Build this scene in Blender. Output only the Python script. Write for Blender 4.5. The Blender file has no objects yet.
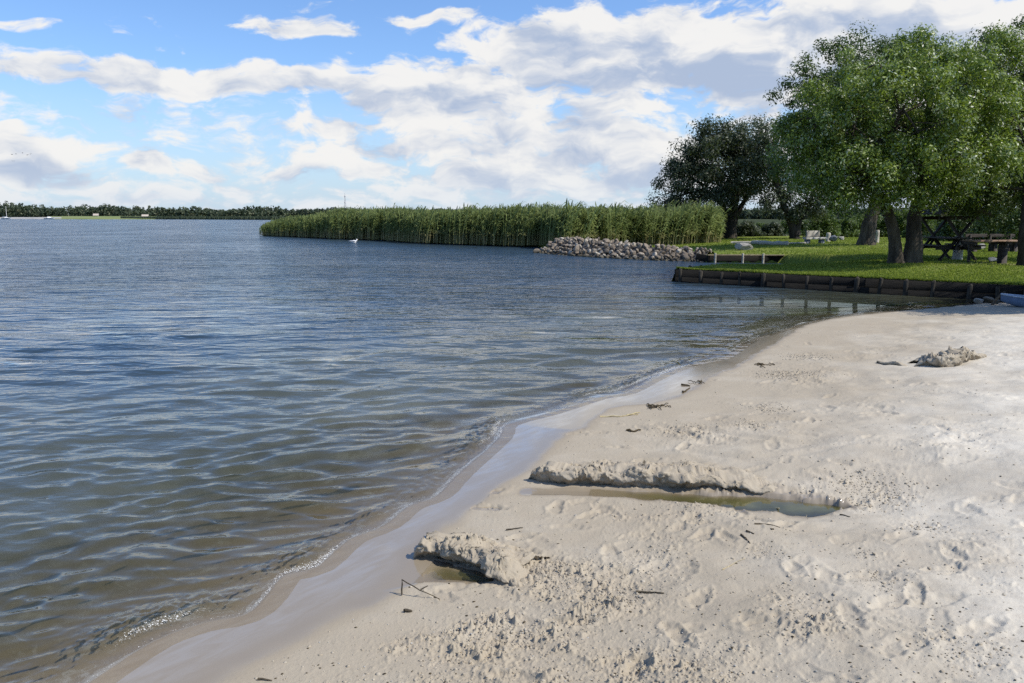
import bpy, math, random
import numpy as np
from mathutils import Vector, noise as mnoise
random.seed(7)
rng = np.random.default_rng(11)
R = math.radians
scene = bpy.context.scene
col = scene.collection

# ------------------------------------------------------------------ camera
H, F, CX, CY = 2.0, 800.0, 512.0, 341.5
PITCH = math.atan(124.5 / F)
CP, SP = math.cos(PITCH), math.sin(PITCH)
cam = bpy.data.cameras.new('camera'); camo = bpy.data.objects.new('camera', cam); col.objects.link(camo)
camo.location = (0, 0, H); camo.rotation_euler = (math.pi/2 - PITCH, 0, 0)
cam.sensor_width = 36; cam.lens = 36 * F / 1024; cam.clip_start = 0.05; cam.clip_end = 20000
scene.camera = camo

def ray(px, py):
    a, b = (px - CX) / F, -(py - CY) / F
    return np.array([a, CP + b * SP, -SP + b * CP])
def G(px, py, z=0.0):
    d = ray(px, py); t = (z - H) / d[2]
    return np.array([d[0]*t, d[1]*t])
def AT(px, py, Y):            # the point seen at that direction, Y metres away
    d = ray(px, py); t = Y / d[1]
    return np.array([d[0]*t, Y, H + d[2]*t])

# ------------------------------------------------------------------ numpy noise
_p = np.random.default_rng(5).permutation(256); PERM = np.concatenate([_p, _p, _p]).astype(np.int32)
_ga = np.arange(16) * (2*math.pi/16); GX, GY = np.cos(_ga).astype(np.float32), np.sin(_ga).astype(np.float32)
def perlin(x, y, seed=0):
    x = np.asarray(x, dtype=np.float64); y = np.asarray(y, dtype=np.float64)
    xi = np.floor(x).astype(np.int32); yi = np.floor(y).astype(np.int32)
    xf = (x - xi).astype(np.float32); yf = (y - yi).astype(np.float32)
    xi = (xi + seed*37) & 255; yi = (yi + seed*91) & 255
    u = xf*xf*xf*(xf*(xf*6-15)+10); v = yf*yf*yf*(yf*(yf*6-15)+10)
    def g(ix, iy, fx, fy):
        h = PERM[PERM[ix & 255] + (iy & 255)] & 15
        return GX[h]*fx + GY[h]*fy
    a = g(xi, yi, xf, yf); b = g(xi+1, yi, xf-1, yf); c = g(xi, yi+1, xf, yf-1); d = g(xi+1, yi+1, xf-1, yf-1)
    return (a + u*(b-a) + v*((c + u*(d-c)) - (a + u*(b-a)))) * 1.5
def fbm(x, y, o=4, seed=0, gain=0.5):
    s = 0; a = 1.0; f = 1.0
    for k in range(o):
        s = s + a*perlin(x*f, y*f, seed+k); a *= gain; f *= 2.03
    return s
def sst(a, b, x):
    t = np.clip((x-a)/(b-a), 0, 1); return t*t*(3-2*t)
def polydist(x, y, P, vals=None):
    """distance to a polyline, side (+ = left of the walk), arc parameter, optional interpolated values"""
    best = np.full(x.shape, 1e9, np.float64); side = np.zeros_like(best); par = np.zeros_like(best); acc = 0.0
    val = np.zeros_like(best)
    for i in range(len(P)-1):
        ax, ay = P[i]; bx, by = P[i+1]; dx, dy = bx-ax, by-ay; L2 = dx*dx+dy*dy; L = math.sqrt(L2)
        t = np.clip(((x-ax)*dx + (y-ay)*dy)/L2, 0, 1)
        ex, ey = x-(ax+t*dx), y-(ay+t*dy); d = np.hypot(ex, ey)
        m = d < best
        best = np.where(m, d, best); side = np.where(m, np.sign(dx*ey - dy*ex), side); par = np.where(m, acc + t*L, par)
        if vals is not None: val = np.where(m, vals[i]*(1-t) + vals[i+1]*t, val)
        acc += L
    return best, side, par, val

# ------------------------------------------------------------------ objects
def tag(o, label=None, cat=None, group=None, kind=None):
    if label: o['label'] = label
    if cat: o['category'] = cat
    if group: o['group'] = group
    if kind: o['kind'] = kind
    return o
def mesh_np(name, V, Q, mat, parent=None, smooth=False, attrs=None, fattrs=None):
    """V (n,3); Q list of int arrays (m,3)/(m,4)"""
    me = bpy.data.meshes.new(name)
    if isinstance(Q, np.ndarray): Q = [Q]
    Q = [q for q in Q if len(q)]
    V = np.ascontiguousarray(V, np.float32)
    me.vertices.add(len(V)); me.vertices.foreach_set('co', V.ravel())
    nl = sum(q.size for q in Q); npoly = sum(len(q) for q in Q)
    me.loops.add(nl); me.loops.foreach_set('vertex_index', np.concatenate([q.ravel() for q in Q]).astype(np.int32))
    me.polygons.add(npoly)
    tot = np.concatenate([np.full(len(q), q.shape[1], np.int32) for q in Q])
    st = np.concatenate([[0], np.cumsum(tot)[:-1]]).astype(np.int32)
    me.polygons.foreach_set('loop_start', st)
    me.update(calc_edges=True)
    if smooth: me.polygons.foreach_set('use_smooth', np.ones(npoly, bool))
    for k, a in (attrs or {}).items():
        at = me.attributes.new(k, 'FLOAT', 'POINT'); at.data.foreach_set('value', np.ascontiguousarray(a, np.float32))
    for k, a in (fattrs or {}).items():
        at = me.attributes.new(k, 'FLOAT', 'FACE'); at.data.foreach_set('value', np.ascontiguousarray(a, np.float32))
    me.materials.append(mat); me.update()
    o = bpy.data.objects.new(name, me); col.objects.link(o)
    if parent: o.parent = parent
    return o
def empty(name, loc, rz=0):
    o = bpy.data.objects.new(name, None); col.objects.link(o); o.location = loc; o.rotation_euler = (0, 0, rz); return o
class MB:
    """collects boxes, bars and tubes into one mesh"""
    def __init__(s): s.v = []; s.q = []; s.t = []; s.n = 0
    def add(s, v, q=(), t=()):
        v = np.asarray(v, float); s.v.append(v)
        if len(q): s.q.append(np.asarray(q) + s.n)
        if len(t): s.t.append(np.asarray(t) + s.n)
        s.n += len(v)
    def bar(s, a, b, w, h, up=(0, 0, 1), bev=0.12):
        """bevelled bar from a to b: w sideways, h along up"""
        a = Vector(a); b = Vector(b); d = (b-a).normalized(); u = Vector(up)
        x = d.cross(u)
        if x.length < 1e-4: x = d.cross(Vector((1, 0, 0)))
        x.normalize(); y = x.cross(d).normalized(); e = min(w, h)*bev
        pr = []
        for (sx, sy) in ((1, 1), (-1, 1), (-1, -1), (1, -1)):
            c = [(sx*(w/2), sy*(h/2-e)), (sx*(w/2-e), sy*(h/2))]
            if sx*sy < 0: c.reverse()
            pr += c
        v = []
        for (p, sh) in ((a + d*e, 1), (b - d*e, 1)):
            for (i, j) in pr: v.append(p + x*i + y*j)
        q = [(i, (i+1) % 8, 8+(i+1) % 8, 8+i) for i in range(8)]
        for (p, base) in ((a, 0), (b, 8)):
            k = len(v)
            for (i, j) in pr: v.append(p + x*i*(1-bev) + y*j*(1-bev))
            q += [(base+i, base+(i+1) % 8, k+(i+1) % 8, k+i) for i in range(8)]
            q += [(k, k+1, k+2, k+3), (k, k+3, k+4, k+7), (k+4, k+5, k+6, k+7)]
        s.add([tuple(p) for p in v], q)
    def tube(s, pts, rad, n=8, cap=True):
        pts = [Vector(p) for p in pts]; k = len(pts); v = []; q = []
        ref = Vector((0.31, 0.17, 0.93)).normalized()
        for i, p in enumerate(pts):
            d = (pts[min(i+1, k-1)] - pts[max(i-1, 0)]).normalized()
            r0 = ref if abs(d.dot(ref)) < 0.95 else Vector((1, 0, 0))
            x = d.cross(r0).normalized(); y = d.cross(x)
            for j in range(n):
                a = 2*math.pi*j/n; v.append(tuple(p + (x*math.cos(a) + y*math.sin(a))*rad[i]))
        for i in range(k-1):
            for j in range(n): q.append((i*n+j, i*n+(j+1) % n, (i+1)*n+(j+1) % n, (i+1)*n+j))
        t = []
        if cap:
            for (b, p) in ((0, pts[0]), ((k-1)*n, pts[-1])):
                c = len(v); v.append(tuple(p))
                t += [(b+j, b+(j+1) % n, c) for j in range(n)]
        s.add(v, q, t)
    def build(s, name, mat, parent=None, smooth=False):
        Q = ([np.concatenate(s.q)] if s.q else []) + ([np.concatenate(s.t)] if s.t else [])
        return mesh_np(name, np.concatenate(s.v), Q, mat, parent, smooth)

# ------------------------------------------------------------------ materials
class NT:
    def __init__(s, name):
        s.m = bpy.data.materials.new(name); s.m.use_nodes = True; s.t = s.m.node_tree; s.t.nodes.clear()
        s.out = s.t.nodes.new('ShaderNodeOutputMaterial')
    def n(s, typ, ins=None, **kw):
        nd = s.t.nodes.new(typ)
        for k, v in kw.items(): setattr(nd, k, v)
        for k, v in (ins or {}).items():
            sk = nd.inputs[k]
            if isinstance(v, bpy.types.NodeSocket): s.t.links.new(v, sk)
            else: sk.default_value = v
        return nd
    def math(s, op, a, b=None, c=None, clamp=False):
        nd = s.t.nodes.new('ShaderNodeMath'); nd.operation = op; nd.use_clamp = clamp
        for i, v in enumerate((a, b, c)):
            if v is None: continue
            if isinstance(v, bpy.types.NodeSocket): s.t.links.new(v, nd.inputs[i])
            else: nd.inputs[i].default_value = v
        return nd.outputs[0]
    def mapr(s, v, a, b, c=0.0, d=1.0, smooth=True):
        return s.n('ShaderNodeMapRange', {0: v, 1: a, 2: b, 3: c, 4: d}, interpolation_type='SMOOTHSTEP' if smooth else 'LINEAR').outputs[0]
    def mix(s, f, a, b):
        nd = s.t.nodes.new('ShaderNodeMix'); nd.data_type = 'RGBA'
        for i, v in ((0, f), (6, a), (7, b)):
            if isinstance(v, bpy.types.NodeSocket): s.t.links.new(v, nd.inputs[i])
            else: nd.inputs[i].default_value = v if i == 0 else (*v, 1)
        return nd.outputs[2]
    def noise(s, vec, scale, detail=4, rough=0.55, dist=0.0):
        return s.n('ShaderNodeTexNoise', {'Vector': vec, 'Scale': scale, 'Detail': detail, 'Roughness': rough, 'Distortion': dist}).outputs[0]
    def attr(s, name): return s.n('ShaderNodeAttribute', attribute_name=name).outputs['Fac']
    def obj(s): return s.n('ShaderNodeTexCoord').outputs['Object']
    def pos(s): return s.n('ShaderNodeNewGeometry').outputs['Position']
    def done(s, sh): s.t.links.new(sh, s.out.inputs[0]); return s.m
def simple(name, c1, c2, scale=6, rough=0.8, bump=0.3, bscale=None, stretch=(1, 1, 1), spec=0.3, dist=0.02):
    k = NT(name); v = k.n('ShaderNodeMapping', {'Vector': k.obj(), 'Scale': stretch}).outputs[0]
    f = k.mapr(k.noise(v, scale, 6, 0.62), 0.32, 0.68)
    b = k.n('ShaderNodeBump', {'Strength': bump, 'Distance': dist, 'Height': k.noise(v, bscale or scale*4, 5, 0.6)}).outputs[0]
    p = k.n('ShaderNodeBsdfPrincipled', {'Base Color': k.mix(f, c1, c2), 'Roughness': rough, 'Specular IOR Level': spec, 'Normal': b})
    return k.done(p.outputs[0])
def leafmat(name, dark, mid, pale, pf=0.86, trans=0.35, rough=0.5, spec=0.35):
    k = NT(name); r = k.attr('rnd')
    c = k.mix(k.mapr(r, 0.0, pf), dark, mid); c = k.mix(k.mapr(r, pf, 1.0, 0, 1, False), c, pale)
    p = k.n('ShaderNodeBsdfPrincipled', {'Base Color': c, 'Roughness': rough, 'Specular IOR Level': spec})
    c2 = k.mix(0.35, c, (0.22, 0.30, 0.03))
    t = k.n('ShaderNodeBsdfTranslucent', {'Color': c2})
    return k.done(k.n('ShaderNodeMixShader', {0: trans, 1: p.outputs[0], 2: t.outputs[0]}).outputs[0])

M = {}
M['timber'] = simple('dark_timber', (0.004, 0.0035, 0.003), (0.014, 0.012, 0.009), 3, 0.85, 0.5, 14, (1, 1, 6))
M['post'] = simple('weathered_post', (0.014, 0.012, 0.009), (0.05, 0.042, 0.03), 4, 0.85, 0.5, 14, (5, 5, 1))
M['midwood'] = simple('worn_brown_board', (0.11, 0.09, 0.06), (0.22, 0.18, 0.12), 4, 0.85, 0.5, 14, (1, 4, 4))
M['palewood'] = simple('pale_bleached_wood', (0.30, 0.27, 0.21), (0.48, 0.44, 0.36), 4, 0.85, 0.5, 14, (1, 4, 4))
M['pinewood'] = simple('reddish_board', (0.16, 0.095, 0.06), (0.27, 0.18, 0.12), 4, 0.7, 0.4, 14, (1, 6, 6))
M['darkwood'] = simple('stained_and_shaded_wood', (0.02, 0.015, 0.011), (0.05, 0.038, 0.028), 4, 0.7, 0.4, 14, (1, 5, 5))
M['roofing'] = simple('grey_roof_boards', (0.10, 0.095, 0.085), (0.2, 0.19, 0.17), 5, 0.8, 0.4, 14, (1, 6, 1))
M['bark'] = simple('bark', (0.035, 0.028, 0.02), (0.11, 0.09, 0.066), 5, 0.92, 1.0, 12, (1, 1, 0.22), 0.2, 0.06)
M['darkbark'] = simple('dark_bark', (0.022, 0.018, 0.013), (0.06, 0.05, 0.038), 5, 0.92, 1.0, 12, (1, 1, 0.22), 0.2, 0.06)
M['stick'] = simple('driftwood_twig', (0.035, 0.027, 0.018), (0.10, 0.08, 0.05), 20, 0.85, 0.4)
M['straw'] = simple('pale_straw', (0.34, 0.27, 0.13), (0.5, 0.42, 0.25), 20, 0.8, 0.3)
M['weed'] = simple('dead_weed', (0.03, 0.022, 0.012), (0.09, 0.065, 0.03), 30, 0.85, 0.3)
M['boulder'] = simple('pale_boulder_stone', (0.21, 0.195, 0.165), (0.38, 0.355, 0.305), 4, 0.85, 0.7, 14)
M['concrete'] = simple('pale_concrete', (0.30, 0.285, 0.25), (0.43, 0.41, 0.365), 6, 0.85, 0.4, 20)
M['bluegrey'] = simple('blue_grey_stone', (0.06, 0.065, 0.075), (0.2, 0.22, 0.25), 5, 0.6, 0.5)
M['gull'] = simple('white_feathers', (0.75, 0.75, 0.74), (0.85, 0.85, 0.84), 8, 0.7, 0.1)
M['greyfeather'] = simple('grey_feathers', (0.3, 0.32, 0.34), (0.42, 0.43, 0.45), 8, 0.7, 0.1)
M['darkfeather'] = simple('dark_feathers', (0.02, 0.02, 0.022), (0.05, 0.05, 0.055), 8, 0.7, 0.1)
M['beak'] = simple('yellow_beak', (0.5, 0.32, 0.04), (0.6, 0.4, 0.06), 8, 0.5, 0.1)
M['hull'] = simple('blue_grey_hull', (0.07, 0.11, 0.18), (0.13, 0.18, 0.27), 3, 0.35, 0.05)
M['hullrim'] = simple('worn_hull_rim', (0.28, 0.32, 0.38), (0.42, 0.46, 0.52), 6, 0.45, 0.1)
M['whitehull'] = simple('white_gelcoat', (0.74, 0.74, 0.73), (0.82, 0.82, 0.81), 2, 0.35, 0.05)
M['steel'] = simple('galvanised_steel', (0.25, 0.26, 0.27), (0.4, 0.41, 0.42), 3, 0.5, 0.1)
M['wallwhite'] = simple('light_render', (0.3, 0.28, 0.24), (0.4, 0.38, 0.33), 2, 0.85, 0.1)
M['rooftile'] = simple('pale_roof_tiles', (0.33, 0.28, 0.24), (0.45, 0.4, 0.35), 2, 0.8, 0.1)

def stone_mat():
    k = NT('rubble_stone')
    r = k.n('ShaderNodeObjectInfo').outputs['Random']
    c = k.n('ShaderNodeValToRGB', {0: r}); e = c.color_ramp.elements
    e[0].position = 0; e[0].color = (0.12, 0.095, 0.07, 1); e[1].position = 1; e[1].color = (0.52, 0.46, 0.37, 1)
    for pos_, cc in ((0.25, (0.27, 0.22, 0.165, 1)), (0.5, (0.19, 0.145, 0.105, 1)), (0.72, (0.36, 0.30, 0.23, 1))):
        el = e.new(pos_); el.color = cc
    n = k.noise(k.pos(), 9, 5, 0.65)
    base = k.mix(k.mapr(n, 0.35, 0.7, 0.0, 0.6), c.outputs[0], (0.13, 0.115, 0.095))
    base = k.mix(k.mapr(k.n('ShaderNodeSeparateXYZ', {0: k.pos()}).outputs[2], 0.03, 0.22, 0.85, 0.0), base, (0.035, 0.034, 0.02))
    b = k.n('ShaderNodeBump', {'Strength': 0.6, 'Distance': 0.03, 'Height': k.noise(k.pos(), 25, 5, 0.65)}).outputs[0]
    return k.done(k.n('ShaderNodeBsdfPrincipled', {'Base Color': base, 'Roughness': 0.85, 'Specular IOR Level': 0.25, 'Normal': b}).outputs[0])
M['stone'] = stone_mat()

def sand_mat():
    k = NT('beach_sand'); P = k.pos()
    wet, dry, sil = k.attr('wet'), k.attr('dry'), k.attr('silt')
    n1 = k.noise(P, 1.3, 5, 0.6); n2 = k.noise(P, 14, 5, 0.65); n3 = k.noise(P, 220, 3, 0.7)
    d = k.math('ADD', dry, k.math('MULTIPLY', k.math('SUBTRACT', n1, 0.5), 1.25), clamp=True)
    c = k.mix(d, (0.355, 0.302, 0.222), (0.57, 0.522, 0.43))
    c = k.mix(k.mapr(k.noise(P, 0.55, 4, 0.6), 0.45, 0.68, 0, 0.42), c, (0.325, 0.268, 0.19))
    c = k.mix(k.mapr(n2, 0.42, 0.75, 0, 0.35), c, (0.36, 0.30, 0.225))
    c = k.mix(k.mapr(n3, 0.56, 0.74, 0, 0.55), c, (0.22, 0.185, 0.14))
    c = k.mix(k.mapr(n3, 0.26, 0.40, 0.3, 0.0), c, (0.62, 0.58, 0.51))
    c = k.mix(k.math('MULTIPLY', wet, 0.85), c, (0.235, 0.19, 0.132))
    film = k.attr('film'); fv = k.n('ShaderNodeMapping', {'Vector': P, 'Rotation': (0, 0, R(52)), 'Scale': (.5, .12, 1)}, vector_type='TEXTURE').outputs[0]
    lace = k.mapr(k.noise(fv, 1.6, 6, 0.65, 0.6), 0.36, 0.66)
    c = k.mix(k.math('MULTIPLY', film, k.math('MULTIPLY_ADD', lace, 0.45, 0.08)), c, (0.34, 0.30, 0.24))
    c = k.mix(sil, c, (0.10, 0.085, 0.03))
    b = k.n('ShaderNodeBump', {'Strength': k.math('MULTIPLY', k.math('SUBTRACT', 1.0, wet), 0.55), 'Distance': 0.006, 'Height': k.noise(P, 90, 6, 0.7)}).outputs[0]
    rough = k.mapr(wet, 0.35, 0.95, 0.92, 0.1)
    p = k.n('ShaderNodeBsdfPrincipled', {'Base Color': c, 'Roughness': rough, 'Specular IOR Level': k.mapr(wet, 0.3, 1.0, 0.15, 0.6), 'Coat Weight': k.math('MULTIPLY', film, k.math('MULTIPLY_ADD', lace, .7, .3)), 'Coat IOR': 1.36, 'Coat Roughness': 0.06, 'Normal': b})
    return k.done(p.outputs[0])
M['sand'] = sand_mat()

def water_mat(puddle=False):
    k = NT('puddle_water' if puddle else 'lake_water'); P = k.pos()
    dep = k.attr('depth'); foam = k.attr('foam')
    geo = k.n('ShaderNodeNewGeometry')
    if puddle:
        nrm = k.n('ShaderNodeBump', {'Strength': 0.15, 'Distance': 0.01, 'Height': k.noise(P, 9, 3)}).outputs[0]
    else:
        rot = k.n('ShaderNodeMapping', {'Vector': P, 'Rotation': (0, 0, R(-14)), 'Scale': (0.5, 1.35, 1)}).outputs[0]
        rot2 = k.n('ShaderNodeMapping', {'Vector': P, 'Rotation': (0, 0, R(11)), 'Scale': (0.75, 1.2, 1)}).outputs[0]
        sh = k.mapr(dep, 0.0, 0.25, 0.25, 1.0)
        h1 = k.noise(rot, 1.5, 3, 0.5, 0.3); h2 = k.noise(rot2, 5.0, 3, 0.5, 0.2); h3 = k.noise(P, 0.09, 3, 0.5)
        gust = k.mapr(h3, 0.35, 0.65, 0.7, 1.2)
        hh = k.math('ADD', k.math('MULTIPLY', h1, k.attr('far')), k.math('MULTIPLY', h2, k.math('MULTIPLY_ADD', k.attr('far'), .22, 0.010)))
        rot3 = k.n('ShaderNodeMapping', {'Vector': P, 'Rotation': (0, 0, R(-9)), 'Scale': (0.085, 0.36, 1)}).outputs[0]
        h4 = k.noise(rot3, 1.0, 4, 0.62, 0.4)
        hh = k.math('ADD', hh, k.math('MULTIPLY', h4, k.math('MULTIPLY', k.attr('far'), 3.2)))
        hh = k.math('MULTIPLY', hh, k.math('MULTIPLY', gust, sh))
        nrm = k.n('ShaderNodeBump', {'Strength': 1.0, 'Distance': 1.0, 'Height': hh}).outputs[0]
    fr = k.n('ShaderNodeFresnel', {'IOR': 1.33, 'Normal': nrm}).outputs[0]
    gl = k.n('ShaderNodeBsdfGlossy', {'Color': (1, 1, 1, 1), 'Roughness': 0.05 if puddle else k.math('MULTIPLY_ADD', k.attr('far'), 0.5, 0.025), 'Normal': nrm}).outputs[0]
    body = k.mix(k.mapr(dep, 0.05, 0.95), (0.056, 0.059, 0.036), (0.019, 0.037, 0.054))
    if puddle: body = k.mix(k.mapr(k.noise(P, 5, 4), 0.3, 0.7), (0.14, 0.13, 0.045), (0.07, 0.068, 0.018))
    df = k.n('ShaderNodeBsdfDiffuse', {'Color': body}).outputs[0]
    al = k.math('SUBTRACT', 1.0, k.math('POWER', 2.718, k.math('MULTIPLY', dep, -6.0 if not puddle else -14.0)))
    tr = k.n('ShaderNodeBsdfTransparent', {'Color': k.mix(k.math('MULTIPLY', al, 2.5, clamp=True), (1, 1, 1), (0.95, 0.93, 0.82))}).outputs[0]
    under = k.n('ShaderNodeMixShader', {0: al, 1: tr, 2: df}).outputs[0]
    s = k.n('ShaderNodeMixShader', {0: fr, 1: under, 2: gl}).outputs[0]
    if not puddle:
        fn = k.noise(P, 130, 4, 0.75)
        fm = k.mapr(k.math('ADD', fn, k.math('MULTIPLY', foam, 0.30)), 0.80, 0.90)
        fm = k.math('MULTIPLY', fm, k.mapr(foam, 0.02, 0.3))
        s = k.n('ShaderNodeMixShader', {0: fm, 1: s, 2: k.n('ShaderNodeBsdfDiffuse', {'Color': (0.72, 0.71, 0.66, 1)}).outputs[0]}).outputs[0]
    return k.done(s)
M['water'] = water_mat(); M['puddle'] = water_mat(True)

def lawn_mat():
    k = NT('lawn'); P = k.pos()
    n1 = k.noise(P, 0.35, 5, 0.6); n2 = k.noise(P, 4, 5, 0.65); n3 = k.noise(P, 40, 3, 0.6)
    c = k.mix(k.mapr(n1, 0.35, 0.65), (0.12, 0.165, 0.024), (0.19, 0.215, 0.042))
    c = k.mix(k.mapr(n2, 0.52, 0.75, 0, 0.7), c, (0.25, 0.22, 0.085))
    c = k.mix(k.mapr(k.noise(P, 0.5, 5, 0.65), 0.58, 0.70, 0, 0.7), c, (0.26, 0.215, 0.12))
    c = k.mix(k.mapr(n3, 0.45, 0.75, 0, 0.6), c, (0.07, 0.105, 0.014))
    b = k.n('ShaderNodeBump', {'Strength': 0.8, 'Distance': 0.04, 'Height': n3}).outputs[0]
    return k.done(k.n('ShaderNodeBsdfPrincipled', {'Base Color': c, 'Roughness': 0.9, 'Specular IOR Level': 0.1, 'Normal': b}).outputs[0])
M['lawn'] = lawn_mat()
M['marsh'] = simple('marsh_mud', (0.045, 0.04, 0.022), (0.08, 0.075, 0.03), 1, 0.9, 0.4)
M['meadow'] = simple('pale_meadow', (0.15, 0.19, 0.055), (0.24, 0.26, 0.11), 0.03, 0.95, 0.0)
M['farland'] = simple('far_land', (0.05, 0.065, 0.025), (0.09, 0.1, 0.04), 0.02, 0.95, 0.0)
M['shingle'] = simple('pale_shore', (0.3, 0.29, 0.26), (0.42, 0.4, 0.36), 0.05, 0.95, 0.0)
M['core'] = simple('rubble_bed', (0.05, 0.045, 0.038), (0.12, 0.105, 0.09), 5, 0.95, 0.8)

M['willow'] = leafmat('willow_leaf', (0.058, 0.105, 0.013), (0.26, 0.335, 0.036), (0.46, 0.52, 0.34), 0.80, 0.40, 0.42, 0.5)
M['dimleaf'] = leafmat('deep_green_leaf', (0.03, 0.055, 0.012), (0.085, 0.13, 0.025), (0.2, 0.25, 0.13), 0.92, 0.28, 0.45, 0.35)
M['greyleaf'] = leafmat('grey_willow_leaf', (0.03, 0.042, 0.019), (0.075, 0.09, 0.045), (0.2, 0.22, 0.15), 0.9, 0.22, 0.5, 0.35)
M['shrubleaf'] = leafmat('shrub_leaf', (0.035, 0.065, 0.012), (0.11, 0.17, 0.03), (0.2, 0.26, 0.09), 0.9, 0.4)
M['grassblade'] = leafmat('grass_blade', (0.14, 0.185, 0.022), (0.28, 0.33, 0.055), (0.46, 0.41, 0.18), 0.88, 0.45, 0.6, 0.2)
M['farwood'] = leafmat('far_wood_leaf', (0.035, 0.052, 0.035), (0.085, 0.105, 0.065), (0.15, 0.16, 0.10), 0.85, 0.15, 0.8, 0.1)
def reed_mat(name, c0, c1, c2):
    k = NT(name); r = k.attr('rnd'); h = k.attr('hfrac')
    c = k.mix(r, c0, c1); c = k.mix(k.math('MULTIPLY', k.mapr(h, 0.12, 0.5, 1, 0), k.mapr(r, 0.15, 0.8, 0.25, 0.95)), c, c2)
    c = k.mix(k.math('MULTIPLY', k.mapr(h, 0.93, 1.0), 0.5), c, (0.15, 0.12, 0.075))
    p = k.n('ShaderNodeBsdfPrincipled', {'Base Color': c, 'Roughness': 0.55, 'Specular IOR Level': 0.3})
    t = k.n('ShaderNodeBsdfTranslucent', {'Color': c})
    return k.done(k.n('ShaderNodeMixShader', {0: 0.45, 1: p.outputs[0], 2: t.outputs[0]}).outputs[0])
M['reed'] = reed_mat('reed_leaf', (0.11, 0.15, 0.04), (0.31, 0.36, 0.12), (0.46, 0.38, 0.19))

# ------------------------------------------------------------------ shore line, beach height
WATERLINE_PX = [(89, 683), (154, 641), (205, 622), (246, 614), (267, 597), (285, 575), (318, 566), (350, 539), (385, 525), (409, 506),
                (438, 495), (459, 474), (500, 438), (508, 424), (552, 412), (600, 397), (628, 392), (664, 374), (700, 362), (724, 357),
                (753, 339), (780, 331), (812, 321), (856, 313), (900, 310), (964, 305), (985, 302)]
SHORE = [G(x, y, 0.0) for x, y in WATERLINE_PX]
def csmooth(P, k=4):
    P = np.array(P, float); n = len(P); out = []
    for i in range(n-1):
        p0, p1, p2, p3 = P[max(i-1, 0)], P[i], P[i+1], P[min(i+2, n-1)]
        for j in range(k):
            t = j/k; out.append(.5*((2*p1)+(-p0+p2)*t+(2*p0-5*p1+4*p2-p3)*t*t+(-p0+3*p1-3*p2+p3)*t**3))
    return out + [P[-1]]
SHORE = csmooth(SHORE, 3)
d0 = (SHORE[0] - SHORE[1])*3
SHORE = [SHORE[0] + d0*8 + np.array([-2.0, 0])] + SHORE + [np.array([13.5, 18.2]), np.array([20, 14.0])]
WET_PX = [(196, 683), (235, 660), (292, 630), (339, 606), (374, 594), (395, 575), (421, 541), (447, 518), (497, 483), (535, 455), (553, 436), (576, 426),
          (605, 406), (655, 399), (690, 387), (706, 376), (735, 364), (752, 353), (775, 340), (800, 325), (832, 317), (856, 314)]
WETL = [G(x, y, 0.03) for x, y in WET_PX]
WETL = csmooth(WETL, 3)
WETL = [WETL[0] + (WETL[0]-WETL[1])*24 + np.array([-2.0, 0])] + WETL + [SHORE[-3] , SHORE[-1]]
def P3(l, z): return [G(x, y, z) for x, y in l]
TR = P3([(530, 490), (590, 491), (650, 495), (705, 499), (760, 504), (805, 507), (845, 508)], 0.03)
TRW = [0.05, 0.06, 0.09, 0.115, 0.165, 0.155, 0.05]
POOL = P3([(395, 575), (425, 570), (455, 574), (476, 577), (492, 580)], 0.015)
POOLW = [0.16, 0.14, 0.10, 0.07, 0.02]
GROOVES = [(P3([(690, 405), (735, 415), (790, 425), (870, 432), (895, 433)], 0.25), 0.05, 0.014),
           (P3([(690, 428), (740, 437), (800, 437), (850, 434)], 0.25), 0.04, 0.01),
           (P3([(655, 407), (690, 418), (715, 428)], 0.2), 0.05, 0.012),
           (P3([(860, 447), (920, 440), (1000, 425)], 0.3), 0.05, 0.008)]
WALL_A, WALL_B = G(676, 281.5), G(967, 298.8)
WU = (WALL_B - WALL_A) / np.linalg.norm(WALL_B - WALL_A); WV = np.array([-WU[1], WU[0]])
FEET = []
_r = random.Random(3)
for (px, py, a, ln) in [(945, 548, .3, .3), (940, 578, .2, .32), (905, 620, .4, .34), (925, 668, .3, .32), (775, 420, 1.2, .3), (720, 392, .4, .3), (905, 512, .6, .28),
                        (870, 548, .2, .3), (893, 576, .5, .26), (850, 470, .3, .3), (800, 458, .1, .3), (700, 560, .9, .25), (985, 610, .5, .3), (835, 655, .4, .3),
                        (770, 590, .4, .28), (960, 450, .2, .3), (985, 480, .2, .3), (880, 400, .1, .35), (820, 390, .2, .35), (760, 380, .0, .35)]:
    FEET.append((G(px, py, 0.3), a, ln, 0.011))
for i in range(280):
    a = _r.uniform(-0.1, 0.75); r_ = _r.uniform(3, 15)
    FEET.append((np.array([r_*math.sin(a), r_*math.cos(a)]), _r.uniform(0, 3.1), _r.uniform(.2, .3), _r.uniform(.005, .014)))
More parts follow.
